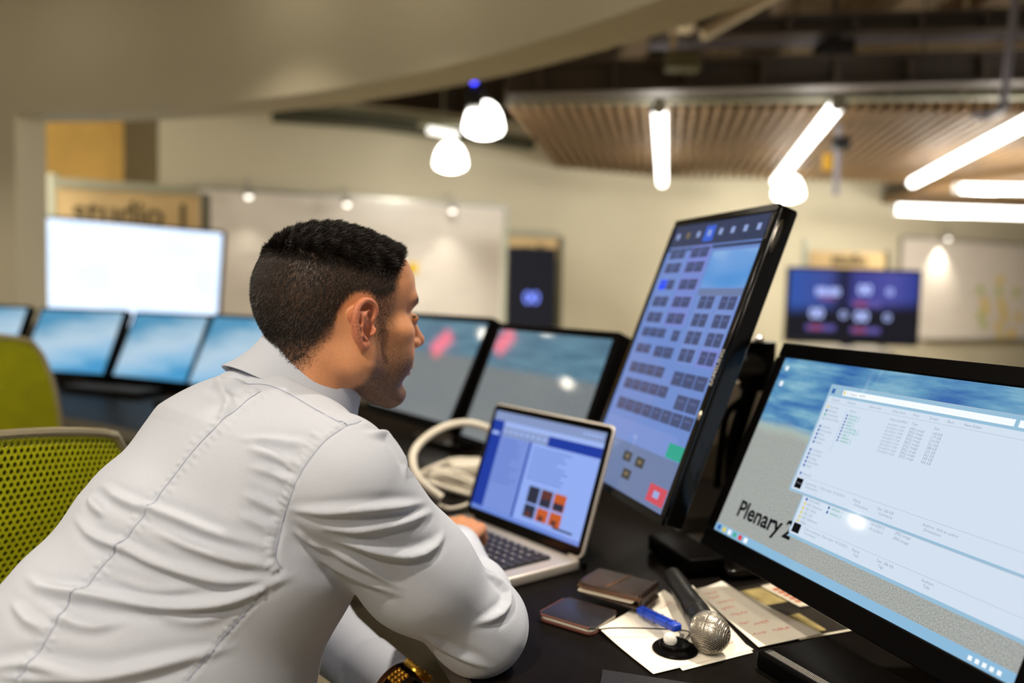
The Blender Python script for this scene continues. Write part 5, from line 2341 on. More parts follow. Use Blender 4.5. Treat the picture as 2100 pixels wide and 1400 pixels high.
# brows
brow = np.exp(-(((z - .0320 + .15 * np.clip(y - .03, 0, .05)) / .0058) ** 2)) * sst(.006, .012, y) * sst(.060, .052, y) * sst(.045, .055, x) * head
tone = mixc(tone, hairc, np.clip(brow * .9, 0, .9).astype(np.float32))
lash = np.exp(-(((z - .0055) / .0022) ** 2)) * sst(.014, .018, y) * sst(.050, .046, y) * sst(.072, .078, x) * head
tone = mixc(tone, hairc, np.clip(lash * .95, 0, .95).astype(np.float32))
eyew = np.exp(-(((z - .001) / .006) ** 2) ** 2) * sst(.016, .022, y) * sst(.046, .040, y) * sst(.078, .083, x) * head
tone = mixc(tone, hairc, (.6 * eyew).astype(np.float32))
mott = (.93 + .14 * rng.random(len(co))).astype(np.float32)
tone = tone * mott[:, None]
man = np_mesh('person', co, fa[:, :4], [M_skin])
vcol(man, 'tone', tone)
tag(man, 'person with short dark hair in a pale blue shirt leaning over the laptop', 'person')

# ---- hair: a cap on the crown and short strands all over
M_hair = mat('hair_dark', rgb(30, 23, 19), .5, spec=.35)
burn = sst(.002, .010, x) * sst(.040, .026, x) * sst(.05, .03, z) * sst(-.045, -.015, z) * (y > .05) * head * (~ear) * .45
hm = np.maximum(np.maximum(hm, burn), brow * .8).astype(np.float32)
m = np.nonzero((hm > .05) & head)[0]
nrm = grad(f_body, co[m])
hv, hf = [], []
rng = np.random.default_rng(8)
sel = rng.choice(len(m), 125000, p=hm[m] / hm[m].sum())
P = co[m][sel] + rng.normal(0, .0006, (125000, 3)).astype(np.float32)
N = nrm[sel]
ql = ((P - HC) @ HX) / V3(1, 1, HZ)
topw = sst(.052, .082, ql[:, 2] + .10 * np.clip(ql[:, 0], -.1, .06))
lenn = (.0030 + .0065 * topw + .003 * topw * sst(.02, .07, ql[:, 0])) * (.6 + .7 * rng.random(125000)) * (.45 + .55 * hm[m][sel])
comb = (HF * .55 - HLf * .25)[None] * topw[:, None] + ((-HU * .9 - HF * .5)[None]) * (1 - topw[:, None])
wave = np.stack([np.sin(P[:, 0] * 420 + P[:, 2] * 150), np.cos(P[:, 1] * 380), np.sin(P[:, 2] * 300 + P[:, 0] * 200)], 1) * .35
d1 = N * (.35 + .75 * topw[:, None]) + comb * .8 + wave * topw[:, None] + rng.normal(0, .13, (125000, 3))
d1 /= np.linalg.norm(d1, axis=1)[:, None]
d2 = d1 + comb * .9 - N * .15
d2 /= np.linalg.norm(d2, axis=1)[:, None]
w1 = np.cross(d1, N + rng.normal(0, .4, (125000, 3)))
w1 /= np.linalg.norm(w1, axis=1)[:, None] + 1e-9
th = (.00015 + .00024 * topw)[:, None]
p1 = P + d1 * (lenn * .5)[:, None]
p2 = p1 + d2 * (lenn * .5)[:, None]
V = np.stack([P - w1 * th, P + w1 * th, p1 - w1 * th * .8, p1 + w1 * th * .8, p2 - w1 * th * .15, p2 + w1 * th * .15], 1).reshape(-1, 3)
k = np.arange(125000)[:, None] * 6
Fq = np.concatenate([k + np.array([[0, 1, 3, 2]]), k + np.array([[2, 3, 5, 4]])])


def f_cap(p):
    q = ((p - HC) @ HX) / V3(1, 1, HZ)
    y = np.abs(q[:, 1])
    tw = sst(.060, .084, q[:, 2] + .10 * np.clip(q[:, 0], -.1, .06)) * hair_mask(q[:, 0], y, q[:, 2])
    rip = .0012 * np.sin(q[:, 0] * 330 + q[:, 2] * 120 + 3 * np.sin(q[:, 1] * 160)) * tw
    front = .005 * sst(.03, .07, q[:, 0]) * tw
    return f_skull(p) - (.0050 * tw + front + rip - .0022)


cc, cf = surface(f_cap, HC - .14, HC + .16, .0022)
ql = ((cc - HC) @ HX) / V3(1, 1, HZ)
tw = sst(.060, .078, ql[:, 2] + .10 * np.clip(ql[:, 0], -.1, .06)) * hair_mask(ql[:, 0], np.abs(ql[:, 1]), ql[:, 2])
cf = cf[(tw[cf] > .35).all(1)]
Fq = np.concatenate([Fq, cf + len(V)])
V = np.concatenate([V, cc])
hair = np_mesh('hair', V, Fq, [M_hair], man)
# ---- shirt
M_shirt = mat('shirt_pale_blue', rgb(188, 193, 206), .75, spec=.25, noise=.015, nscale=300, bump=.18, bscale=900)
M_shirt.node_tree.nodes['Principled BSDF'].inputs['Sheen Weight'].default_value = .15
M_seam = mat('seam_blue', rgb(140, 148, 172), .85)  # seam lines, a darker blue than the cloth
COLC = V3(-.258, .980, 1.072)                     # centre of the collar ring
CA1 = TF * .86 + V3(0, 0, -.51)
CA1 = CA1 / np.linalg.norm(CA1)
CAN = np.cross(CA1, -TR)                          # up along the neck
CAN = CAN / np.linalg.norm(CAN)
if CAN[2] < 0:
    CAN = -CAN


def f_shirt(p):
    d = f_torso(p, .004)
    d = smin(d, f_shoulders(p, .004), .035)
    dr = f_arm(p, SHR, ELR, WRR, .064, .051, .047, .038, .035)
    dl = f_arm(p, SHL, ELL, WRL, .064, .052, .048, .036, .035)
    d = smin(d, dr, .013)
    d = smin(d, dl, .013)
    # trims: collar opening, cuffs, hem
    d = smax(d, ((p - COLC) @ CAN) + .012, .004)
    d = smax(d, ((p - (WRR - FR * .035)) @ FR) * np.where(np.linalg.norm(p - WRR, axis=1) < .09, 1, 0) - .5 * np.where(np.linalg.norm(p - WRR, axis=1) < .09, 0, 1), .003)
    d = smax(d, ((p - (WRL - FL_ * .025)) @ FL_) * np.where(np.linalg.norm(p - WRL, axis=1) < .09, 1, 0) - .5 * np.where(np.linalg.norm(p - WRL, axis=1) < .09, 0, 1), .003)
    return d


sco, sfa = surface(f_shirt, (-.80, .50, .44), (.08, 1.32, 1.2), .0023)
sco = settle(f_shirt, sco, 1)
RIDGES = [
    ([(-0.4427,0.8277,0.9645),(-0.4241,0.8028,0.9612),(-0.4041,0.7838,0.9579),(-0.3943,0.7757,0.9552)], 0.006, 0.004),
    ([(-0.4411,0.8424,0.976),(-0.4151,0.8117,0.9759),(-0.3973,0.7943,0.973),(-0.3823,0.7832,0.9711),(-0.3654,0.7734,0.9687),(-0.3498,0.7678,0.9682),(-0.3339,0.7618,0.9656),(-0.3215,0.7579,0.9629),(-0.3101,0.755,0.96),(-0.2994,0.7528,0.9566),(-0.2883,0.7515,0.9529),(-0.2757,0.7516,0.949),(-0.261,0.7537,0.9445),(-0.2472,0.7575,0.9397),(-0.237,0.7615,0.9356),(-0.2267,0.7668,0.931),(-0.2203,0.7707,0.9278)], 0.006, 0.0042),
    ([(-0.4587,0.8251,0.9454),(-0.4349,0.7965,0.9437),(-0.4157,0.7783,0.9392),(-0.4006,0.768,0.9369),(-0.3858,0.7603,0.9353),(-0.3684,0.7533,0.9339),(-0.3571,0.7488,0.9306),(-0.345,0.7449,0.9267),(-0.3329,0.7422,0.9233),(-0.3202,0.7404,0.92),(-0.3077,0.7397,0.9166),(-0.2958,0.7398,0.9134),(-0.2843,0.7408,0.91),(-0.273,0.7426,0.9071),(-0.262,0.7453,0.9053),(-0.2509,0.7487,0.9047),(-0.2402,0.7529,0.9044),(-0.2305,0.7576,0.9035),(-0.2174,0.7658,0.9015),(-0.209,0.7727,0.8996)], 0.006, 0.0046),
    ([(-0.4836,0.781,0.8987),(-0.4655,0.7629,0.8974),(-0.4496,0.7507,0.895),(-0.4355,0.7449,0.8948),(-0.4227,0.741,0.8944),(-0.4077,0.7378,0.8937),(-0.3961,0.7359,0.8928),(-0.3836,0.7346,0.8915),(-0.3701,0.7338,0.89),(-0.3549,0.7335,0.8883),(-0.3386,0.734,0.8863),(-0.3235,0.7352,0.8848),(-0.31,0.7368,0.8841),(-0.2973,0.7387,0.8841),(-0.2855,0.7409,0.8846),(-0.2744,0.7433,0.8856),(-0.2642,0.7459,0.8873),(-0.2548,0.7486,0.8893),(-0.2429,0.7526,0.8932),(-0.2311,0.7577,0.8978),(-0.2215,0.7629,0.9009),(-0.2116,0.7709,0.9034),(-0.2022,0.7816,0.9051)], 0.0072, 0.0068),
    ([(-0.3453,0.7546,0.9515),(-0.3312,0.7502,0.9481),(-0.3162,0.7467,0.9438),(-0.3037,0.7447,0.9396),(-0.2914,0.7439,0.9356),(-0.2797,0.7443,0.932),(-0.268,0.7457,0.9286),(-0.2571,0.7482,0.9252),(-0.2466,0.7517,0.922),(-0.2367,0.7561,0.9189),(-0.2252,0.7625,0.9147),(-0.2163,0.7687,0.9109)], 0.006, 0.004),
    ([(-0.4995,0.7225,0.8249),(-0.4862,0.7189,0.8279),(-0.4733,0.7157,0.8307),(-0.4615,0.7131,0.8332),(-0.4467,0.7104,0.8365),(-0.4331,0.7082,0.8385),(-0.4201,0.7059,0.8374),(-0.4057,0.7043,0.8352),(-0.3935,0.7038,0.8335),(-0.3802,0.7041,0.8315),(-0.3677,0.7055,0.8303),(-0.3564,0.7078,0.8306),(-0.3456,0.711,0.8318),(-0.3355,0.7147,0.8329),(-0.3262,0.7186,0.8339),(-0.3175,0.7228,0.8349),(-0.3085,0.7275,0.8358),(-0.299,0.7328,0.8364),(-0.2891,0.7386,0.8369),(-0.2796,0.7443,0.8372),(-0.2706,0.7497,0.8376),(-0.2618,0.755,0.8379),(-0.253,0.7606,0.8382)], 0.008, 0.006),
    ([(-0.4758,0.7128,0.8246),(-0.4636,0.7098,0.8256),(-0.4449,0.7061,0.8266),(-0.428,0.7037,0.827),(-0.4115,0.7023,0.8271),(-0.3953,0.7021,0.8269),(-0.3794,0.703,0.8263),(-0.3672,0.7045,0.8254),(-0.3574,0.7062,0.8244),(-0.3541,0.7068,0.824)], 0.006, 0.004),
    ([(-0.4331,0.7298,0.8786),(-0.4213,0.7261,0.8771),(-0.4044,0.7217,0.8735),(-0.3918,0.7199,0.8707),(-0.3811,0.7199,0.8696),(-0.3709,0.7216,0.8704),(-0.362,0.7237,0.8716),(-0.3529,0.7259,0.8723),(-0.3495,0.7267,0.8725)], 0.006, 0.003),
    ([(-0.4788,0.7532,0.88),(-0.4628,0.7394,0.8761),(-0.4474,0.7285,0.8707),(-0.4329,0.7225,0.868),(-0.4207,0.7188,0.8659),(-0.4136,0.7169,0.8641)], 0.006, 0.003),
    ([(-0.3394,0.7312,0.8784),(-0.3294,0.7324,0.8766),(-0.3152,0.7345,0.8732),(-0.304,0.7368,0.8708),(-0.2934,0.7395,0.8699),(-0.2823,0.7426,0.8706),(-0.2723,0.7455,0.8718),(-0.2624,0.7487,0.8724),(-0.2588,0.75,0.8726)], 0.007, 0.0025),
    ([(-0.3786,0.7446,0.9082),(-0.3668,0.7418,0.906),(-0.353,0.739,0.9023),(-0.3419,0.7376,0.8995),(-0.3301,0.7372,0.8982),(-0.3163,0.7375,0.8984),(-0.3036,0.7383,0.8989),(-0.2935,0.7393,0.8988),(-0.2885,0.7399,0.8987)], 0.006, 0.002),
    ([(-0.268,0.793,1.0273),(-0.2564,0.7914,1.0241),(-0.2428,0.7897,1.0202),(-0.2286,0.7856,1.0164),(-0.2128,0.7722,1.0141),(-0.2004,0.7625,1.012),(-0.1959,0.7596,1.0111)], 0.006, 0.0032),
    ([(-0.2636,0.7822,1.0097),(-0.251,0.7824,1.0069),(-0.2403,0.7825,1.0045),(-0.2276,0.7785,1.0013),(-0.2125,0.7659,0.9991),(-0.2009,0.7573,0.9972)], 0.006, 0.003),
    ([(-0.2757,0.7981,1.0343),(-0.2621,0.7985,1.0337),(-0.2478,0.7999,1.0331),(-0.2312,0.7988,1.0321),(-0.2165,0.7895,1.0322),(-0.2025,0.7781,1.0328),(-0.1895,0.7715,1.0326)], 0.006, 0.0022),
    ([(-0.2632,0.7709,0.9858),(-0.2522,0.7714,0.9802),(-0.2417,0.7728,0.9746),(-0.2308,0.7748,0.9685),(-0.2205,0.7735,0.9641)], 0.006, 0.003),
    ([(-0.2653,0.7627,0.9681),(-0.2545,0.7636,0.9623),(-0.2444,0.7656,0.9565),(-0.2334,0.7693,0.9506),(-0.224,0.7737,0.9454)], 0.006, 0.0028),
    ([(-0.3336,0.898,1.0777),(-0.3152,0.8697,1.072),(-0.3004,0.8455,1.064),(-0.2985,0.8284,1.0553),(-0.2975,0.8137,1.0462),(-0.2976,0.806,1.0397)], 0.007, 0.004),
    ([(-0.3407,0.8988,1.0759),(-0.3182,0.8855,1.0773),(-0.3005,0.881,1.0782),(-0.2919,0.8802,1.0783)], 0.012, 0.007),
    ([(-0.2202,0.7722,0.9689),(-0.2057,0.7605,0.9719),(-0.1907,0.7525,0.9737),(-0.1785,0.7495,0.9742),(-0.1628,0.7492,0.9754),(-0.1508,0.7516,0.976),(-0.1393,0.7566,0.9759),(-0.1277,0.7649,0.9747),(-0.1162,0.7758,0.9727),(-0.1042,0.7904,0.9699),(-0.0943,0.807,0.9676),(-0.0848,0.8343,0.9624)], 0.006, 0.005),
    ([(-0.1876,0.7584,0.9549),(-0.1754,0.7554,0.9557),(-0.1613,0.7562,0.9551),(-0.1491,0.7594,0.9543),(-0.1362,0.7643,0.9546),(-0.124,0.7712,0.9549),(-0.1143,0.7786,0.9548),(-0.1028,0.79,0.9551),(-0.0924,0.8047,0.9556),(-0.0821,0.8279,0.9539),(-0.0786,0.8417,0.952)], 0.006, 0.0046),
    ([(-0.1786,0.765,0.9422),(-0.1665,0.7645,0.9407),(-0.156,0.766,0.9387),(-0.1442,0.7695,0.9356),(-0.1341,0.7741,0.9315),(-0.1218,0.7809,0.9261),(-0.1094,0.7888,0.9211),(-0.0992,0.7961,0.9184),(-0.0869,0.8056,0.9181),(-0.0759,0.8172,0.9214),(-0.0693,0.8296,0.9269),(-0.0672,0.8431,0.934)], 0.0065, 0.006),
    ([(-0.2085,0.7819,0.9287),(-0.1994,0.7887,0.9215),(-0.1883,0.7959,0.9134),(-0.1774,0.797,0.9079),(-0.1662,0.7946,0.9032),(-0.1556,0.7953,0.8975),(-0.1452,0.7968,0.892),(-0.1348,0.7985,0.8866),(-0.1239,0.8004,0.8808),(-0.1138,0.8024,0.8755),(-0.1025,0.8053,0.8691)], 0.008, 0.0045),
    ([(-0.1911,0.7741,0.9375),(-0.1792,0.7737,0.9319),(-0.1697,0.7751,0.9268),(-0.1593,0.7779,0.9205),(-0.1501,0.7812,0.9144),(-0.1399,0.7861,0.9068),(-0.1304,0.7914,0.8988),(-0.1197,0.7967,0.8899),(-0.1107,0.8001,0.8829),(-0.1012,0.8036,0.8756)], 0.008, 0.004),
    ([(-0.2146,0.7753,0.9516),(-0.2054,0.7758,0.9444),(-0.197,0.7787,0.9367),(-0.1861,0.7765,0.9323),(-0.1756,0.7745,0.9295)], 0.008, 0.003),
    ([(-0.0267,0.8901,0.8715),(-0.0175,0.9104,0.8564),(-0.0076,0.9157,0.8464),(0.0007,0.9135,0.8365),(0.0008,0.9007,0.8279),(-0.0066,0.8878,0.823),(-0.0192,0.8752,0.8207),(-0.0316,0.8656,0.8201),(-0.0405,0.8593,0.8193)], 0.0065, 0.006),
    ([(-0.0929,0.8333,0.822),(-0.0819,0.8511,0.8071),(-0.0723,0.866,0.7943),(-0.0603,0.8716,0.785),(-0.0486,0.8744,0.7782),(-0.0369,0.8777,0.7714),(-0.0246,0.8835,0.7627),(-0.0133,0.892,0.7538)], 0.007, 0.004),
    ([(-0.1497,0.7903,1.0431),(-0.1395,0.799,1.0408),(-0.1307,0.8179,1.0365),(-0.1094,0.8134,1.0074),(-0.1058,0.8045,0.997),(-0.1038,0.8018,0.9898)], 0.007, 0.0055),
    ([(-0.1664,0.7922,1.0495),(-0.1707,0.7991,1.0533)], 0.0034, 0.0025),
    ([(-0.1703,0.786,1.0466),(-0.1745,0.7921,1.0505)], 0.0034, 0.0025),
    ([(-0.1744,0.7811,1.0436),(-0.1786,0.7867,1.0475)], 0.0034, 0.0015),
    ([(-0.1788,0.7772,1.0404),(-0.1829,0.7826,1.0443)], 0.0034, 0.0015),
    ([(-0.1834,0.774,1.0369),(-0.1911,0.7804,1.0407),(-0.1996,0.7892,1.0442)], 0.0034, 0.0023),
    ([(-0.1863,0.7703,1.0324),(-0.1931,0.7758,1.0357),(-0.2003,0.7829,1.0389)], 0.0034, 0.0018),
    ([(-0.1893,0.7674,1.0277),(-0.1957,0.7726,1.0309),(-0.2025,0.7791,1.0339)], 0.0034, 0.0021),
    ([(-0.1925,0.7651,1.023),(-0.1988,0.7702,1.0261),(-0.2055,0.7767,1.0289)], 0.0034, 0.0016),
    ([(-0.1959,0.7634,1.0182),(-0.2013,0.768,1.0208),(-0.2071,0.7735,1.0232)], 0.0034, 0.0019),
    ([(-0.1994,0.7625,1.0132),(-0.2066,0.7688,1.0164),(-0.2145,0.7768,1.0193)], 0.0034, 0.0026),
    ([(-0.2028,0.7619,1.0078),(-0.2125,0.7697,1.0095),(-0.2228,0.7789,1.011)], 0.0034, 0.0021),
    ([(-0.205,0.7612,1.002),(-0.2113,0.7663,1.0032),(-0.218,0.7721,1.0043)], 0.0034, 0.0017),
    ([(-0.2074,0.7612,0.996),(-0.2147,0.7674,0.9977)], 0.0034, 0.0014),
    ([(-0.2101,0.7623,0.9898),(-0.2167,0.7679,0.9909),(-0.2234,0.7735,0.992)], 0.0034, 0.0018),
    ([(-0.2131,0.7646,0.9832),(-0.2192,0.7696,0.9843),(-0.2251,0.774,0.9855)], 0.0034, 0.0025),
    ([(-0.2163,0.768,0.9761),(-0.2234,0.773,0.9767),(-0.2299,0.7755,0.978)], 0.0034, 0.0021),
    ([(-0.2189,0.7715,0.9689),(-0.2237,0.7738,0.9698),(-0.2282,0.7749,0.971)], 0.0034, 0.0014),
    ([(-0.2214,0.7743,0.9618),(-0.2262,0.7748,0.9633),(-0.2307,0.7744,0.9651)], 0.0034, 0.0016),
    ([(-0.2233,0.7751,0.9552),(-0.2286,0.7739,0.9575),(-0.2337,0.772,0.96)], 0.0034, 0.0026),
    ([(-0.2247,0.7742,0.9492),(-0.2305,0.7715,0.9521),(-0.2363,0.7692,0.955)], 0.0034, 0.0016),
    ([(-0.2255,0.772,0.9434),(-0.2323,0.7684,0.9462),(-0.2392,0.7652,0.9488)], 0.0034, 0.0024),
    ([(-0.2259,0.7697,0.9376),(-0.2319,0.7665,0.9402),(-0.238,0.7636,0.9426)], 0.0034, 0.0025),
    ([(-0.2262,0.7674,0.9319),(-0.2324,0.7641,0.9346),(-0.2386,0.7611,0.9371)], 0.0034, 0.0023),
    ([(-0.2266,0.7652,0.9263),(-0.2307,0.7629,0.9282),(-0.2349,0.7608,0.9301)], 0.0034, 0.0026),
    ([(-0.2249,0.7644,0.92),(-0.2305,0.7596,0.9175),(-0.2362,0.7552,0.9149)], 0.0034, 0.0016),
    ([(-0.2217,0.7651,0.9143),(-0.2265,0.7609,0.9123),(-0.2314,0.7572,0.9101)], 0.0034, 0.0023),
    ([(-0.2767,0.8623,1.0724),(-0.2849,0.8733,1.0762)], 0.0034, 0.0013),
    ([(-0.2744,0.8588,1.0711),(-0.2696,0.8509,1.068),(-0.265,0.8439,1.0648)], 0.0034, 0.0017),
    ([(-0.281,0.8516,1.0684),(-0.2893,0.8623,1.0723)], 0.0034, 0.0016),
    ([(-0.2788,0.8484,1.0671),(-0.2747,0.8421,1.0642),(-0.2709,0.8364,1.0614)], 0.0034, 0.0017),
    ([(-0.2857,0.8426,1.0642),(-0.2915,0.85,1.0672),(-0.2977,0.8583,1.0701)], 0.0034, 0.0013),
    ([(-0.2836,0.8397,1.0629),(-0.2788,0.8328,1.0595),(-0.2743,0.8268,1.056)], 0.0034, 0.0017),
    ([(-0.2897,0.8334,1.0592),(-0.2949,0.8385,1.0613),(-0.3004,0.8442,1.0634)], 0.0034, 0.0013),
    ([(-0.2874,0.831,1.0581),(-0.2806,0.8228,1.0536)], 0.0034, 0.0011),
    ([(-0.2934,0.825,1.0541),(-0.2984,0.8297,1.0561),(-0.3037,0.8349,1.0581)], 0.0034, 0.001),
    ([(-0.2912,0.8228,1.053),(-0.285,0.8163,1.0492),(-0.2792,0.8107,1.0453)], 0.0034, 0.0011),
    ([(-0.2973,0.8176,1.0489),(-0.3032,0.8231,1.0513),(-0.3095,0.8295,1.0537)], 0.0034, 0.0011),
    ([(-0.2952,0.8155,1.0478),(-0.2889,0.8092,1.0439),(-0.283,0.8038,1.0399)], 0.0034, 0.0015),
    ([(-0.3014,0.811,1.0437),(-0.3096,0.8182,1.0467)], 0.0034, 0.0013),
    ([(-0.2994,0.8092,1.0425),(-0.2946,0.8048,1.0393),(-0.2901,0.801,1.0359)], 0.0034, 0.0014),
    ([(-0.3067,0.8078,1.0379),(-0.3131,0.8129,1.0402)], 0.0034, 0.001),
    ([(-0.3047,0.806,1.0368),(-0.3004,0.8019,1.0339),(-0.2962,0.7981,1.031)], 0.0034, 0.0017),
    ([(-0.3121,0.8048,1.0322),(-0.3215,0.8133,1.0356)], 0.0034, 0.0009),
    ([(-0.31,0.8029,1.0311),(-0.3044,0.7977,1.0276),(-0.2991,0.7932,1.024)], 0.0034, 0.0015),
    ([(-0.3171,0.8019,1.0261),(-0.3235,0.807,1.0277),(-0.3303,0.813,1.0293)], 0.0034, 0.001),
    ([(-0.3148,0.8,1.0252),(-0.3091,0.7953,1.0224),(-0.3037,0.7912,1.0195)], 0.0034, 0.0009),
    ([(-0.3214,0.7987,1.0196),(-0.3266,0.8027,1.0208),(-0.332,0.8073,1.022)], 0.0034, 0.0011),
    ([(-0.3191,0.7969,1.0188),(-0.3123,0.791,1.015)], 0.0034, 0.0017),
    ([(-0.3258,0.796,1.0131),(-0.331,0.7995,1.0138)], 0.0034, 0.0013),
    ([(-0.3235,0.7941,1.0123),(-0.3173,0.789,1.0094),(-0.3114,0.7847,1.0064)], 0.0034, 0.001),
    ([(-0.3301,0.7932,1.0067),(-0.3363,0.7976,1.0076)], 0.0034, 0.0017),
    ([(-0.3278,0.7914,1.0059),(-0.3235,0.7877,1.0037),(-0.3193,0.7844,1.0016)], 0.0034, 0.0015),
    ([(-0.3344,0.7903,1.0003),(-0.3388,0.7931,1.0007)], 0.0034, 0.0012),
    ([(-0.3321,0.7885,0.9995),(-0.3257,0.783,0.9961)], 0.0034, 0.0015),
    ([(-0.3384,0.7869,0.9941),(-0.3432,0.7898,0.9947)], 0.0034, 0.0018),
    ([(-0.3362,0.7852,0.9933),(-0.331,0.7806,0.9904)], 0.0034, 0.0015),
    ([(-0.342,0.7828,0.988),(-0.3461,0.7849,0.9884)], 0.0034, 0.0011),
    ([(-0.3397,0.7812,0.9872),(-0.3338,0.7767,0.9846),(-0.3281,0.7727,0.9819)], 0.0034, 0.001),
    ([(-0.3453,0.7785,0.982),(-0.3509,0.7815,0.983)], 0.0034, 0.0015),
    ([(-0.3432,0.777,0.9813),(-0.3391,0.7739,0.9793),(-0.3352,0.771,0.9773)], 0.0034, 0.0008),
    ([(-0.3487,0.7742,0.9761),(-0.355,0.778,0.9778),(-0.3614,0.7821,0.9795)], 0.0034, 0.001),
    ([(-0.3466,0.7728,0.9754),(-0.3416,0.7689,0.9725)], 0.0034, 0.0011),
    ([(-0.3521,0.7701,0.9702),(-0.3566,0.7726,0.9714),(-0.3612,0.7752,0.9725)], 0.0034, 0.0015),
    ([(-0.35,0.7689,0.9695),(-0.3445,0.7648,0.9663)], 0.0034, 0.0011),
    ([(-0.3556,0.7664,0.9643),(-0.3596,0.7681,0.9649)], 0.0034, 0.0012),
    ([(-0.3536,0.7652,0.9635),(-0.3482,0.7617,0.9609),(-0.3431,0.7586,0.9582)], 0.0034, 0.0015),
    ([(-0.3594,0.7632,0.9584),(-0.3651,0.7664,0.96),(-0.371,0.7699,0.9615)], 0.0034, 0.0016),
    ([(-0.3573,0.762,0.9576),(-0.3516,0.7584,0.9548),(-0.3461,0.7551,0.952)], 0.0034, 0.0015),
    ([(-0.3632,0.76,0.9525),(-0.3708,0.764,0.9543)], 0.0034, 0.001),
    ([(-0.3611,0.7589,0.9517),(-0.3564,0.7561,0.9491),(-0.3518,0.7536,0.9465)], 0.0034, 0.0011),
    ([(-0.3676,0.7584,0.9461),(-0.3722,0.7604,0.9468)], 0.0034, 0.0012),
    ([(-0.3656,0.7573,0.9453),(-0.36,0.7542,0.9424),(-0.3547,0.7514,0.9395)], 0.0034, 0.0009),
    ([(-0.3722,0.757,0.9397),(-0.3808,0.7615,0.9419)], 0.0034, 0.0012),
    ([(-0.3702,0.756,0.9389),(-0.3661,0.7536,0.9366),(-0.362,0.7515,0.9343)], 0.0034, 0.0009),
    ([(-0.3768,0.7559,0.9333),(-0.3825,0.7589,0.9351),(-0.3884,0.7622,0.9368)], 0.0034, 0.0011),
    ([(-0.3749,0.7548,0.9324),(-0.3705,0.7523,0.9299),(-0.3662,0.7501,0.9273)], 0.0034, 0.0012),
    ([(-0.3818,0.7548,0.927),(-0.3855,0.7564,0.9275)], 0.0034, 0.0014),
    ([(-0.3798,0.7537,0.9262),(-0.3746,0.7506,0.9227)], 0.0034, 0.0009),
    ([(-0.3865,0.7533,0.9209),(-0.3903,0.7549,0.9215)], 0.0034, 0.001),
    ([(-0.3845,0.7522,0.9201),(-0.3796,0.7492,0.9168)], 0.0034, 0.0014),
    ([(-0.3909,0.7513,0.915),(-0.3986,0.755,0.9171)], 0.0034, 0.0018),
    ([(-0.3889,0.7502,0.9141),(-0.3833,0.7471,0.9111),(-0.3778,0.7444,0.908)], 0.0034, 0.0018),
    ([(-0.395,0.7487,0.9093),(-0.4004,0.7509,0.9106)], 0.0034, 0.0012),
    ([(-0.393,0.7476,0.9085),(-0.3869,0.744,0.9048)], 0.0034, 0.0014),
    ([(-0.3987,0.7454,0.9039),(-0.4029,0.7473,0.9052),(-0.4072,0.7493,0.9064)], 0.0034, 0.0016),
    ([(-0.3968,0.7444,0.9031),(-0.392,0.7418,0.9005),(-0.3873,0.7393,0.8979)], 0.0034, 0.0011),
    ([(-0.4021,0.7417,0.8988),(-0.4088,0.7444,0.9007)], 0.0034, 0.0013),
    ([(-0.4002,0.7407,0.898),(-0.3959,0.738,0.8952)], 0.0034, 0.0008),
    ([(-0.4066,0.7385,0.8947),(-0.4124,0.7418,0.8974)], 0.0034, 0.0009),
    ([(-0.4049,0.7374,0.8936),(-0.4006,0.7343,0.8905),(-0.3964,0.7315,0.8873)], 0.0034, 0.001),
    ([(-0.4115,0.7352,0.8903),(-0.4158,0.7362,0.8907)], 0.0034, 0.001),
    ([(-0.4095,0.7345,0.8897),(-0.4032,0.7315,0.8868)], 0.0034, 0.001),
    ([(-0.4132,0.7308,0.8848),(-0.421,0.7332,0.8862)], 0.0034, 0.0013),
    ([(-0.4113,0.7301,0.8842),(-0.4045,0.7271,0.8811)], 0.0034, 0.0014),
    ([(-0.4151,0.7267,0.8793),(-0.4203,0.728,0.8799)], 0.0034, 0.0017),
    ([(-0.4132,0.726,0.8786),(-0.4074,0.7238,0.8762),(-0.4017,0.7218,0.8737)], 0.0034, 0.0015),
    ([(-0.4172,0.723,0.8736),(-0.4242,0.725,0.8748)], 0.0034, 0.0013),
    ([(-0.4153,0.7224,0.873),(-0.411,0.7207,0.8711),(-0.4068,0.7191,0.8691)], 0.0034, 0.0009),
    ([(-0.4195,0.7198,0.8678),(-0.4263,0.7216,0.869)], 0.0034, 0.0013),
    ([(-0.4176,0.7191,0.8672),(-0.4121,0.7169,0.8644)], 0.0034, 0.0009),
    ([(-0.4221,0.7168,0.8621),(-0.4268,0.7183,0.8632),(-0.4317,0.7199,0.8643)], 0.0034, 0.0012),
    ([(-0.4202,0.7162,0.8614),(-0.4162,0.7146,0.8594),(-0.4124,0.7132,0.8574)], 0.0034, 0.0017),
    ([(-0.4248,0.7141,0.8563),(-0.4289,0.7152,0.8572),(-0.433,0.7165,0.8581)], 0.0034, 0.0011),
    ([(-0.423,0.7135,0.8556),(-0.4174,0.7115,0.853),(-0.412,0.7099,0.8503)], 0.0034, 0.0012),
    ([(-0.4279,0.7119,0.8503),(-0.4315,0.7126,0.8506)], 0.0034, 0.0015),
    ([(-0.4261,0.7113,0.8497),(-0.4214,0.7095,0.8469)], 0.0034, 0.0011),
    ([(-0.4312,0.71,0.8443),(-0.436,0.7114,0.8455),(-0.4411,0.713,0.8466)], 0.0034, 0.0015),
    ([(-0.4293,0.7094,0.8436),(-0.4253,0.7078,0.841)], 0.0034, 0.0013),
    ([(-0.4345,0.7083,0.8381),(-0.4411,0.7101,0.8393)], 0.0034, 0.0013),
    ([(-0.4327,0.7077,0.8374),(-0.4274,0.7059,0.8343)], 0.0034, 0.0014),
    ([(-0.4386,0.707,0.8323),(-0.4423,0.7081,0.8331)], 0.0034, 0.0011),
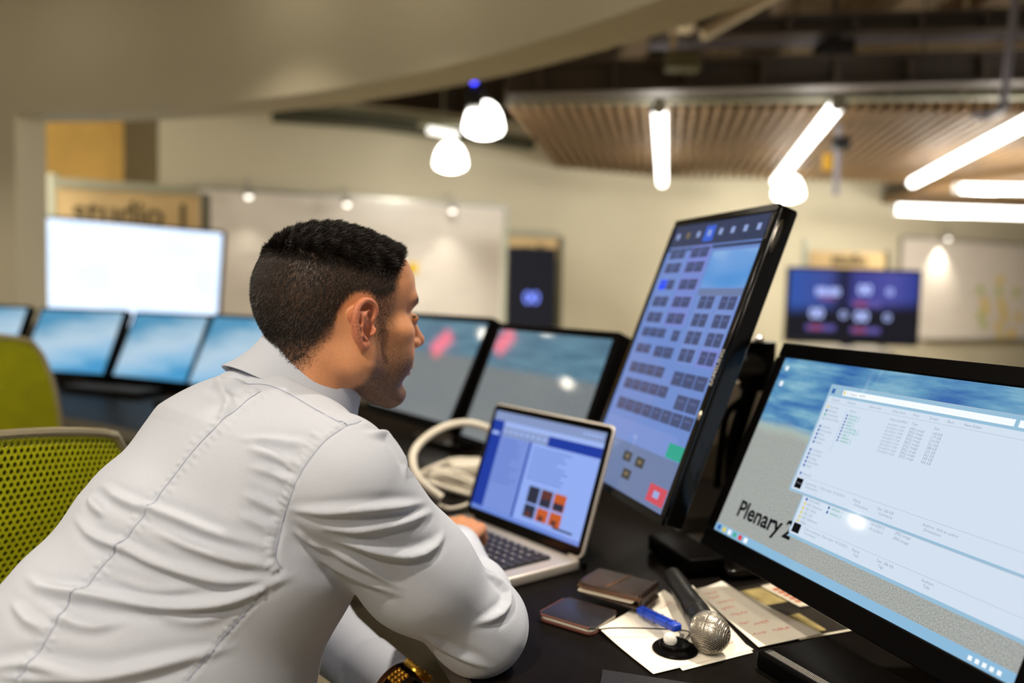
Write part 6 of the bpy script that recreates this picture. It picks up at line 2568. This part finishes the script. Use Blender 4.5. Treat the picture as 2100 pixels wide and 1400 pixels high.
    ([(-0.4369,0.7064,0.8315),(-0.4339,0.7052,0.8293),(-0.4309,0.7041,0.8272)], 0.0034, 0.0017),
    ([(-0.4432,0.7058,0.8267),(-0.4469,0.7069,0.8275)], 0.0034, 0.0016),
    ([(-0.4415,0.7052,0.8258),(-0.4366,0.7032,0.8222)], 0.0034, 0.0014),
    ([(-0.2321,0.7584,0.8889),(-0.2353,0.7561,0.8932),(-0.2386,0.7541,0.8975)], 0.0034, 0.0014),
    ([(-0.2366,0.7571,0.8837),(-0.2398,0.7548,0.888),(-0.243,0.7527,0.8923)], 0.0034, 0.0015),
    ([(-0.2412,0.7561,0.8784),(-0.2443,0.7537,0.8827),(-0.2475,0.7516,0.887)], 0.0034, 0.0018),
    ([(-0.2458,0.7552,0.873),(-0.2489,0.7529,0.8774),(-0.2521,0.7508,0.8817)], 0.0034, 0.0014),
    ([(-0.2505,0.7544,0.8676),(-0.2536,0.7521,0.872),(-0.2567,0.75,0.8763)], 0.0034, 0.0011),
    ([(-0.2552,0.7537,0.8622),(-0.2583,0.7514,0.8667),(-0.2614,0.7493,0.871)], 0.0034, 0.0011),
    ([(-0.2598,0.7528,0.8569),(-0.2629,0.7506,0.8613),(-0.266,0.7486,0.8656)], 0.0034, 0.0011),
    ([(-0.2644,0.7517,0.8517),(-0.2675,0.7496,0.8561),(-0.2706,0.7477,0.8604)], 0.0034, 0.0019),
    ([(-0.2688,0.7502,0.8467),(-0.2719,0.7482,0.851),(-0.2751,0.7464,0.8553)], 0.0034, 0.0016),
    ([(-0.2728,0.7483,0.8419),(-0.2761,0.7465,0.846),(-0.2795,0.7447,0.85)], 0.0034, 0.002),
    ([(-0.2765,0.7461,0.837),(-0.2799,0.7444,0.841),(-0.2833,0.7428,0.8449)], 0.0034, 0.0017),
    ([(-0.2801,0.7435,0.8323),(-0.2835,0.7419,0.8362),(-0.2869,0.7404,0.8401)], 0.0034, 0.001),
    ([(-0.2835,0.7405,0.8278),(-0.2869,0.739,0.8317),(-0.2903,0.7376,0.8355)], 0.0034, 0.0017),
    ([(-0.287,0.7373,0.8233),(-0.2903,0.736,0.8273),(-0.2935,0.7348,0.8314)], 0.0034, 0.0018),
    ([(-0.2907,0.7342,0.8192),(-0.2939,0.7329,0.8233),(-0.2971,0.7317,0.8273)], 0.0034, 0.0017),
    ([(-0.2943,0.731,0.8152),(-0.2975,0.7298,0.8193),(-0.3007,0.7287,0.8233)], 0.0034, 0.0015),
]
SEAMS = {
    'back_seam': [[(-0.2736,0.8667,1.0737),(-0.2772,0.8577,1.0708),(-0.2811,0.8501,1.0677),(-0.286,0.8389,1.0624),(-0.2894,0.8314,1.0581),(-0.2935,0.8233,1.053),(-0.2981,0.8155,1.0473),(-0.3033,0.8092,1.0411),(-0.3091,0.8056,1.0345),(-0.3143,0.8023,1.0282),(-0.3189,0.7995,1.0221),(-0.3233,0.7969,1.016),(-0.3273,0.7943,1.0099),(-0.331,0.7916,1.004),(-0.3345,0.7887,0.9983),(-0.3378,0.7856,0.9929),(-0.3408,0.7822,0.9879),(-0.3435,0.7788,0.9831),(-0.3486,0.7723,0.9741),(-0.3541,0.7663,0.9648),(-0.3571,0.7636,0.9599),(-0.3601,0.7608,0.955),(-0.3634,0.7588,0.9499),(-0.3672,0.7574,0.9445),(-0.3714,0.7564,0.9388),(-0.3758,0.7554,0.9329),(-0.3807,0.7541,0.9264),(-0.386,0.7523,0.9194),(-0.391,0.7498,0.9126),(-0.3954,0.7466,0.9063),(-0.3991,0.7432,0.9011),(-0.4019,0.7403,0.8972),(-0.4055,0.7377,0.8939),(-0.4103,0.7352,0.8905),(-0.4131,0.7296,0.8833),(-0.4145,0.7263,0.8787),(-0.4162,0.723,0.8738),(-0.418,0.7201,0.8688),(-0.42,0.7177,0.864),(-0.4222,0.7152,0.8593),(-0.4246,0.713,0.8542),(-0.4273,0.7112,0.8489),(-0.43,0.7096,0.8439),(-0.435,0.7074,0.8353),(-0.4387,0.7063,0.83),(-0.443,0.7053,0.8252),(-0.4445,0.7048,0.8235)]],
    'armhole_seam': [[(-0.1637,0.7949,1.0502),(-0.1697,0.7857,1.0464),(-0.1761,0.7792,1.0422),(-0.1825,0.7734,1.0365),(-0.1888,0.7678,1.0285),(-0.1953,0.7636,1.0189),(-0.2012,0.7615,1.0089),(-0.2059,0.761,0.9991),(-0.2101,0.7622,0.9888),(-0.2145,0.7663,0.9778),(-0.2194,0.7725,0.9659),(-0.2228,0.7752,0.9548),(-0.2245,0.7734,0.9456),(-0.2255,0.7699,0.9374),(-0.2262,0.7667,0.9298),(-0.226,0.7646,0.9233),(-0.2232,0.7647,0.9169),(-0.2195,0.7662,0.9117)]],
    'yoke_seam': [[(-0.2971,0.8833,1.0791),(-0.2891,0.8831,1.0795),(-0.2811,0.8827,1.0798),(-0.2727,0.8813,1.0793),(-0.2639,0.8783,1.0777),(-0.2546,0.8739,1.0752),(-0.2437,0.8678,1.0718),(-0.2296,0.8578,1.0671),(-0.2133,0.8426,1.062),(-0.1974,0.8246,1.0584),(-0.1829,0.8053,1.0561),(-0.172,0.7976,1.0529),(-0.1639,0.7957,1.0506),(-0.1575,0.8015,1.0509),(-0.1534,0.8135,1.0519)]],
    'side_seam': [[(-0.2322,0.7574,0.8946),(-0.2383,0.7555,0.8875),(-0.2446,0.7541,0.8802),(-0.2513,0.753,0.8724),(-0.2589,0.7517,0.8639),(-0.2667,0.7501,0.8551),(-0.2736,0.7477,0.8469),(-0.2794,0.7445,0.8395),(-0.2844,0.7407,0.8326),(-0.2887,0.7369,0.827),(-0.2923,0.7338,0.8228),(-0.2969,0.7299,0.8179),(-0.2984,0.7286,0.8162)]],
}
# each ridge: (points, width, height)
snr = grad(f_shirt, sco)
disp = np.zeros(len(sco), np.float32)


def ridge_field(pts, p):
    """distance from p to a polyline, and how far along it the nearest point is"""
    best = np.full(len(p), 9, np.float32)
    al = np.zeros(len(p), np.float32)
    tot = sum(np.linalg.norm(pts[i + 1] - pts[i]) for i in range(len(pts) - 1))
    run = 0
    side = np.zeros((len(p), 3), np.float32)
    for i in range(len(pts) - 1):
        ba = pts[i + 1] - pts[i]
        L = np.linalg.norm(ba)
        t = np.clip(((p - pts[i]) @ ba) / (L * L + 1e-12), 0, 1)
        v = p - pts[i] - t[:, None] * ba
        e = np.linalg.norm(v, axis=1)
        m = e < best
        best[m] = e[m]
        al[m] = (run + t[m] * L) / tot
        side[m] = v[m]
        run += L
    return best, al, side


for pts, w, h in RIDGES:
    w *= .76
    h *= .9 if w < .003 else 1.25
    pts = np.array(pts, np.float32)
    lo, hi = pts.min(0) - 4 * w, pts.max(0) + 4 * w
    m = np.nonzero(((sco > lo) & (sco < hi)).all(1))[0]
    e, al, side = ridge_field(pts, sco[m])
    tap = sst(0, .34, np.minimum(al, 1 - al))
    we = w * (.72 + .28 * tap)
    g = np.exp(-(e / we) ** 2) - .28 * np.exp(-((e - 1.9 * we) / (1.2 * we)) ** 2)
    disp[m] += h * g * tap
for lines in SEAMS.values():
    for pts in lines:
        pts = np.array(pts, np.float32)
        lo, hi = pts.min(0) - .02, pts.max(0) + .02
        m = np.nonzero(((sco > lo) & (sco < hi)).all(1))[0]
        e, al, side = ridge_field(pts, sco[m])
        disp[m] += -.0007 * np.exp(-(e / .0024) ** 2) + .0003 * np.exp(-((e - .005) / .003) ** 2)


def on_cloth(pts):
    """lift seam points onto the creased cloth"""
    out = []
    fine_ = smooth_path(pts, 4)
    for p in fine_:
        p = np.array(p, np.float32)
        k = np.argmin(((sco - p) ** 2).sum(1))
        out.append(Vector([float(c) for c in p + snr[k] * (disp[k] + .0003)]))
    return out


SEAMS = {k: [on_cloth(l) for l in v] for k, v in SEAMS.items()}
sco = (sco + snr * disp[:, None]).astype(np.float32)
shirt = np_mesh('shirt', sco, sfa, [M_shirt], man)


# ---- collar: stand, fold and leaf as one folded band
def collar_ring(th, r1, r2, up, out=0.0):
    c, s = cos(th), sin(th)
    p = COLC + CA1 * (r1 * c) + TR * (r2 * s) + CAN * up
    return p


b = MB()
b.s = True
NS = 72
prof = [(.0655, .0625, -.022), (.0645, .0615, .000), (.0640, .0610, .018), (.0650, .0620, .0245), (.0670, .0640, .0262), (.0690, .0660, .0245), (.0735, .0705, .006), (.0790, .0760, -.012), (.0840, .0810, -.026), (.0832, .0802, -.0268), (.0785, .0755, -.013), (.072, .069, .004)]
vs, fs = [], []
a0 = radians(14)
for i in range(NS + 1):
    th = a0 + (2 * pi - 2 * a0) * i / NS
    fr = (1 + cos(th)) / 2            # 1 at the throat
    for (r1, r2, up) in prof:
        k = 1 + .0 * fr
        wob = .0016 * sin(th * 5 + 1) if up < 0 else 0
        wob += (.006 * max(0, cos(th - radians(228))) ** 2 + .004) * max(0, -up) / .026
        vs.append(tuple(collar_ring(th, (r1 + wob) * (1 + .06 * fr), (r2 + wob), up - .004 * fr + (.004 if up > .01 else 0) * (1 - fr))))
m_ = len(prof)
for i in range(NS):
    fs += [(i * m_ + j, i * m_ + (j + 1) % m_, (i + 1) * m_ + (j + 1) % m_, (i + 1) * m_ + j) for j in range(m_)]
fs += [tuple(range(m_)), tuple(NS * m_ + j for j in range(m_ - 1, -1, -1))]
b.add(vs, fs)
collar = b.build('collar', M_shirt, shirt, angle=50)

# ---- stitched seams
SB = MB()
SB.s = True
for nm, lines in SEAMS.items():
    b = MB()
    b.s = True
    for pts in lines:
        b.tube(pts, .00042, 5)
    b.build(nm, M_seam, shirt)

# ---- cuffs
for nm, w, d in (('cuff', WRR - FR * .055, FR), ('cuff', WRL - FL_ * .045, FL_)):
    b = MB()
    b.s = True
    u = np.cross(d, V3(0, 0, 1))
    u /= np.linalg.norm(u)
    v = np.cross(d, u)
    X = Matrix(((u[0], v[0], d[0], w[0]), (u[1], v[1], d[1], w[1]), (u[2], v[2], d[2], w[2]), (0, 0, 0, 1)))
    b.lathe([(.0405, -.012), (.0418, -.010), (.0412, .02), (.0400, .048), (.0388, .050), (.0365, .048), (.0365, -.010)], 32, X=X, cap=False)
    b.build(nm, M_shirt, shirt)

# ---- wristwatch on the left wrist
wc = WRL + FL_ * .018
d = FL_
u = np.cross(d, V3(0, 0, 1))
u /= np.linalg.norm(u)
v = np.cross(u, d)
if v[2] < 0:
    v = -v
face = (v * .62 + np.cross(d, v) * .0 + u * (-.78 if (u @ V3(1, -1, 0)) < 0 else .78))
face = V3(.72, .25, .65)
face = face - d * (face @ d)
face /= np.linalg.norm(face)
sidev = np.cross(d, face)
X = Matrix(((sidev[0], face[0], d[0], wc[0]), (sidev[1], face[1], d[1], wc[1]), (sidev[2], face[2], d[2], wc[2]), (0, 0, 0, 1)))
watch = MB()
watch.s = True
watch.X = X
watch.lathe([(.0262, -.011), (.0292, -.0115), (.0305, -.010), (.0308, 0), (.0305, .010), (.0292, .0115), (.0262, .011)], 40, cap=False)
wt = watch.build('wristwatch', mat('strap_black', rgb(20, 18, 18), .38), man)
wt['label'] = 'black strap wristwatch with gold case'
M_gold = mat('gold', rgb(222, 168, 62), .22, metal=1.0)
b = MB(X @ T(0, .0305, 0) @ RX(-pi / 2))
b.s = True
b.lathe([(.019, .0), (.0215, .002), (.0220, .006), (.0205, .0095), (.0185, .0105), (.0175, .009), (.001, .0088)], 36)
for k in range(12):
    a = k * pi / 6
    b.ball((.0198 * cos(a), .0198 * sin(a), .0098), .0016, 8)
b.build('case', M_gold, wt)
b = MB(X)
b.s = True
for sgn in (-1, 1):
    b = MB(X)
    b.s = True
    for k in range(4):
        a = pi / 2 + sgn * (.78 + .17 * k)
        for zz in (-.007, 0, .007):
            b.ball((.0322 * cos(a), .0322 * sin(a), zz), .0036, 10, sc=(1, 1, .95))
    b.build('link_row', M_gold, wt)
b = MB(X @ T(0, .0305, 0) @ RX(-pi / 2))
b.lathe([(.0172, .0089), (.0172, .0094), (.001, .0094)], 28)
b.build('dial', mat('dial_black', rgb(12, 12, 12), .2), wt)

# ---- trousers and shoes
M_trous = mat('trousers_dark', rgb(36, 37, 46), .85, bump=.2, bscale=700)


def f_legs(p):
    hp = SP[0]
    d = f_ell(p, hp + V3(0, 0, .0), V3(.15, .185, .12), np.stack([TF, TR, UPV], 1))
    for s in (1, -1):
        h0 = hp + TR * (.09 * s) + V3(0, 0, -.005)
        kn = h0 + TF * .42 + TR * (.02 * s) + V3(0, 0, -.02)
        an = kn + TF * (-.02) + V3(0, 0, -.43)
        d = smin(d, f_cone(p, h0, kn, .088, .064), .04)
        d = smin(d, f_cone(p, kn, an, .062, .052), .03)
    return smax(d, .075 - p[:, 2], .006)


lco, lfa = surface(f_legs, (-.85, .45, .04), (.05, 1.35, .72), .009)
np_mesh('trousers', lco, lfa, [M_trous], man)
M_shoe = mat('shoe_black', rgb(18, 16, 15), .35)
for s in (1, -1):
    an = SP[0] + TR * (.11 * s) + TF * .40
    X = Matrix(((TF[0], -TR[0], 0, an[0]), (TF[1], -TR[1], 0, an[1]), (0, 0, 1, 0), (0, 0, 0, 1)))

    def f_shoe(p):
        q = p
        d = f_cone(q, V3(-.05, 0, .038), V3(.13, 0, .030), .040, .034)
        d = smin(d, f_cone(q, V3(-.03, 0, .05), V3(-.02, 0, .10), .045, .044), .02)
        return smax(smax(d, -q[:, 2], .003), q[:, 2] - .105, .003)
    c_, f_ = surface(f_shoe, (-.12, -.07, -.02), (.20, .07, .14), .006)
    Rm = np.array([[X[i][j] for j in range(3)] for i in range(3)], np.float32)
    c_ = c_ @ Rm.T + np.array([X[i][3] for i in range(3)], np.float32)
    np_mesh('shoe', c_, f_, [M_shoe], man)
bpy.context.view_layer.update()
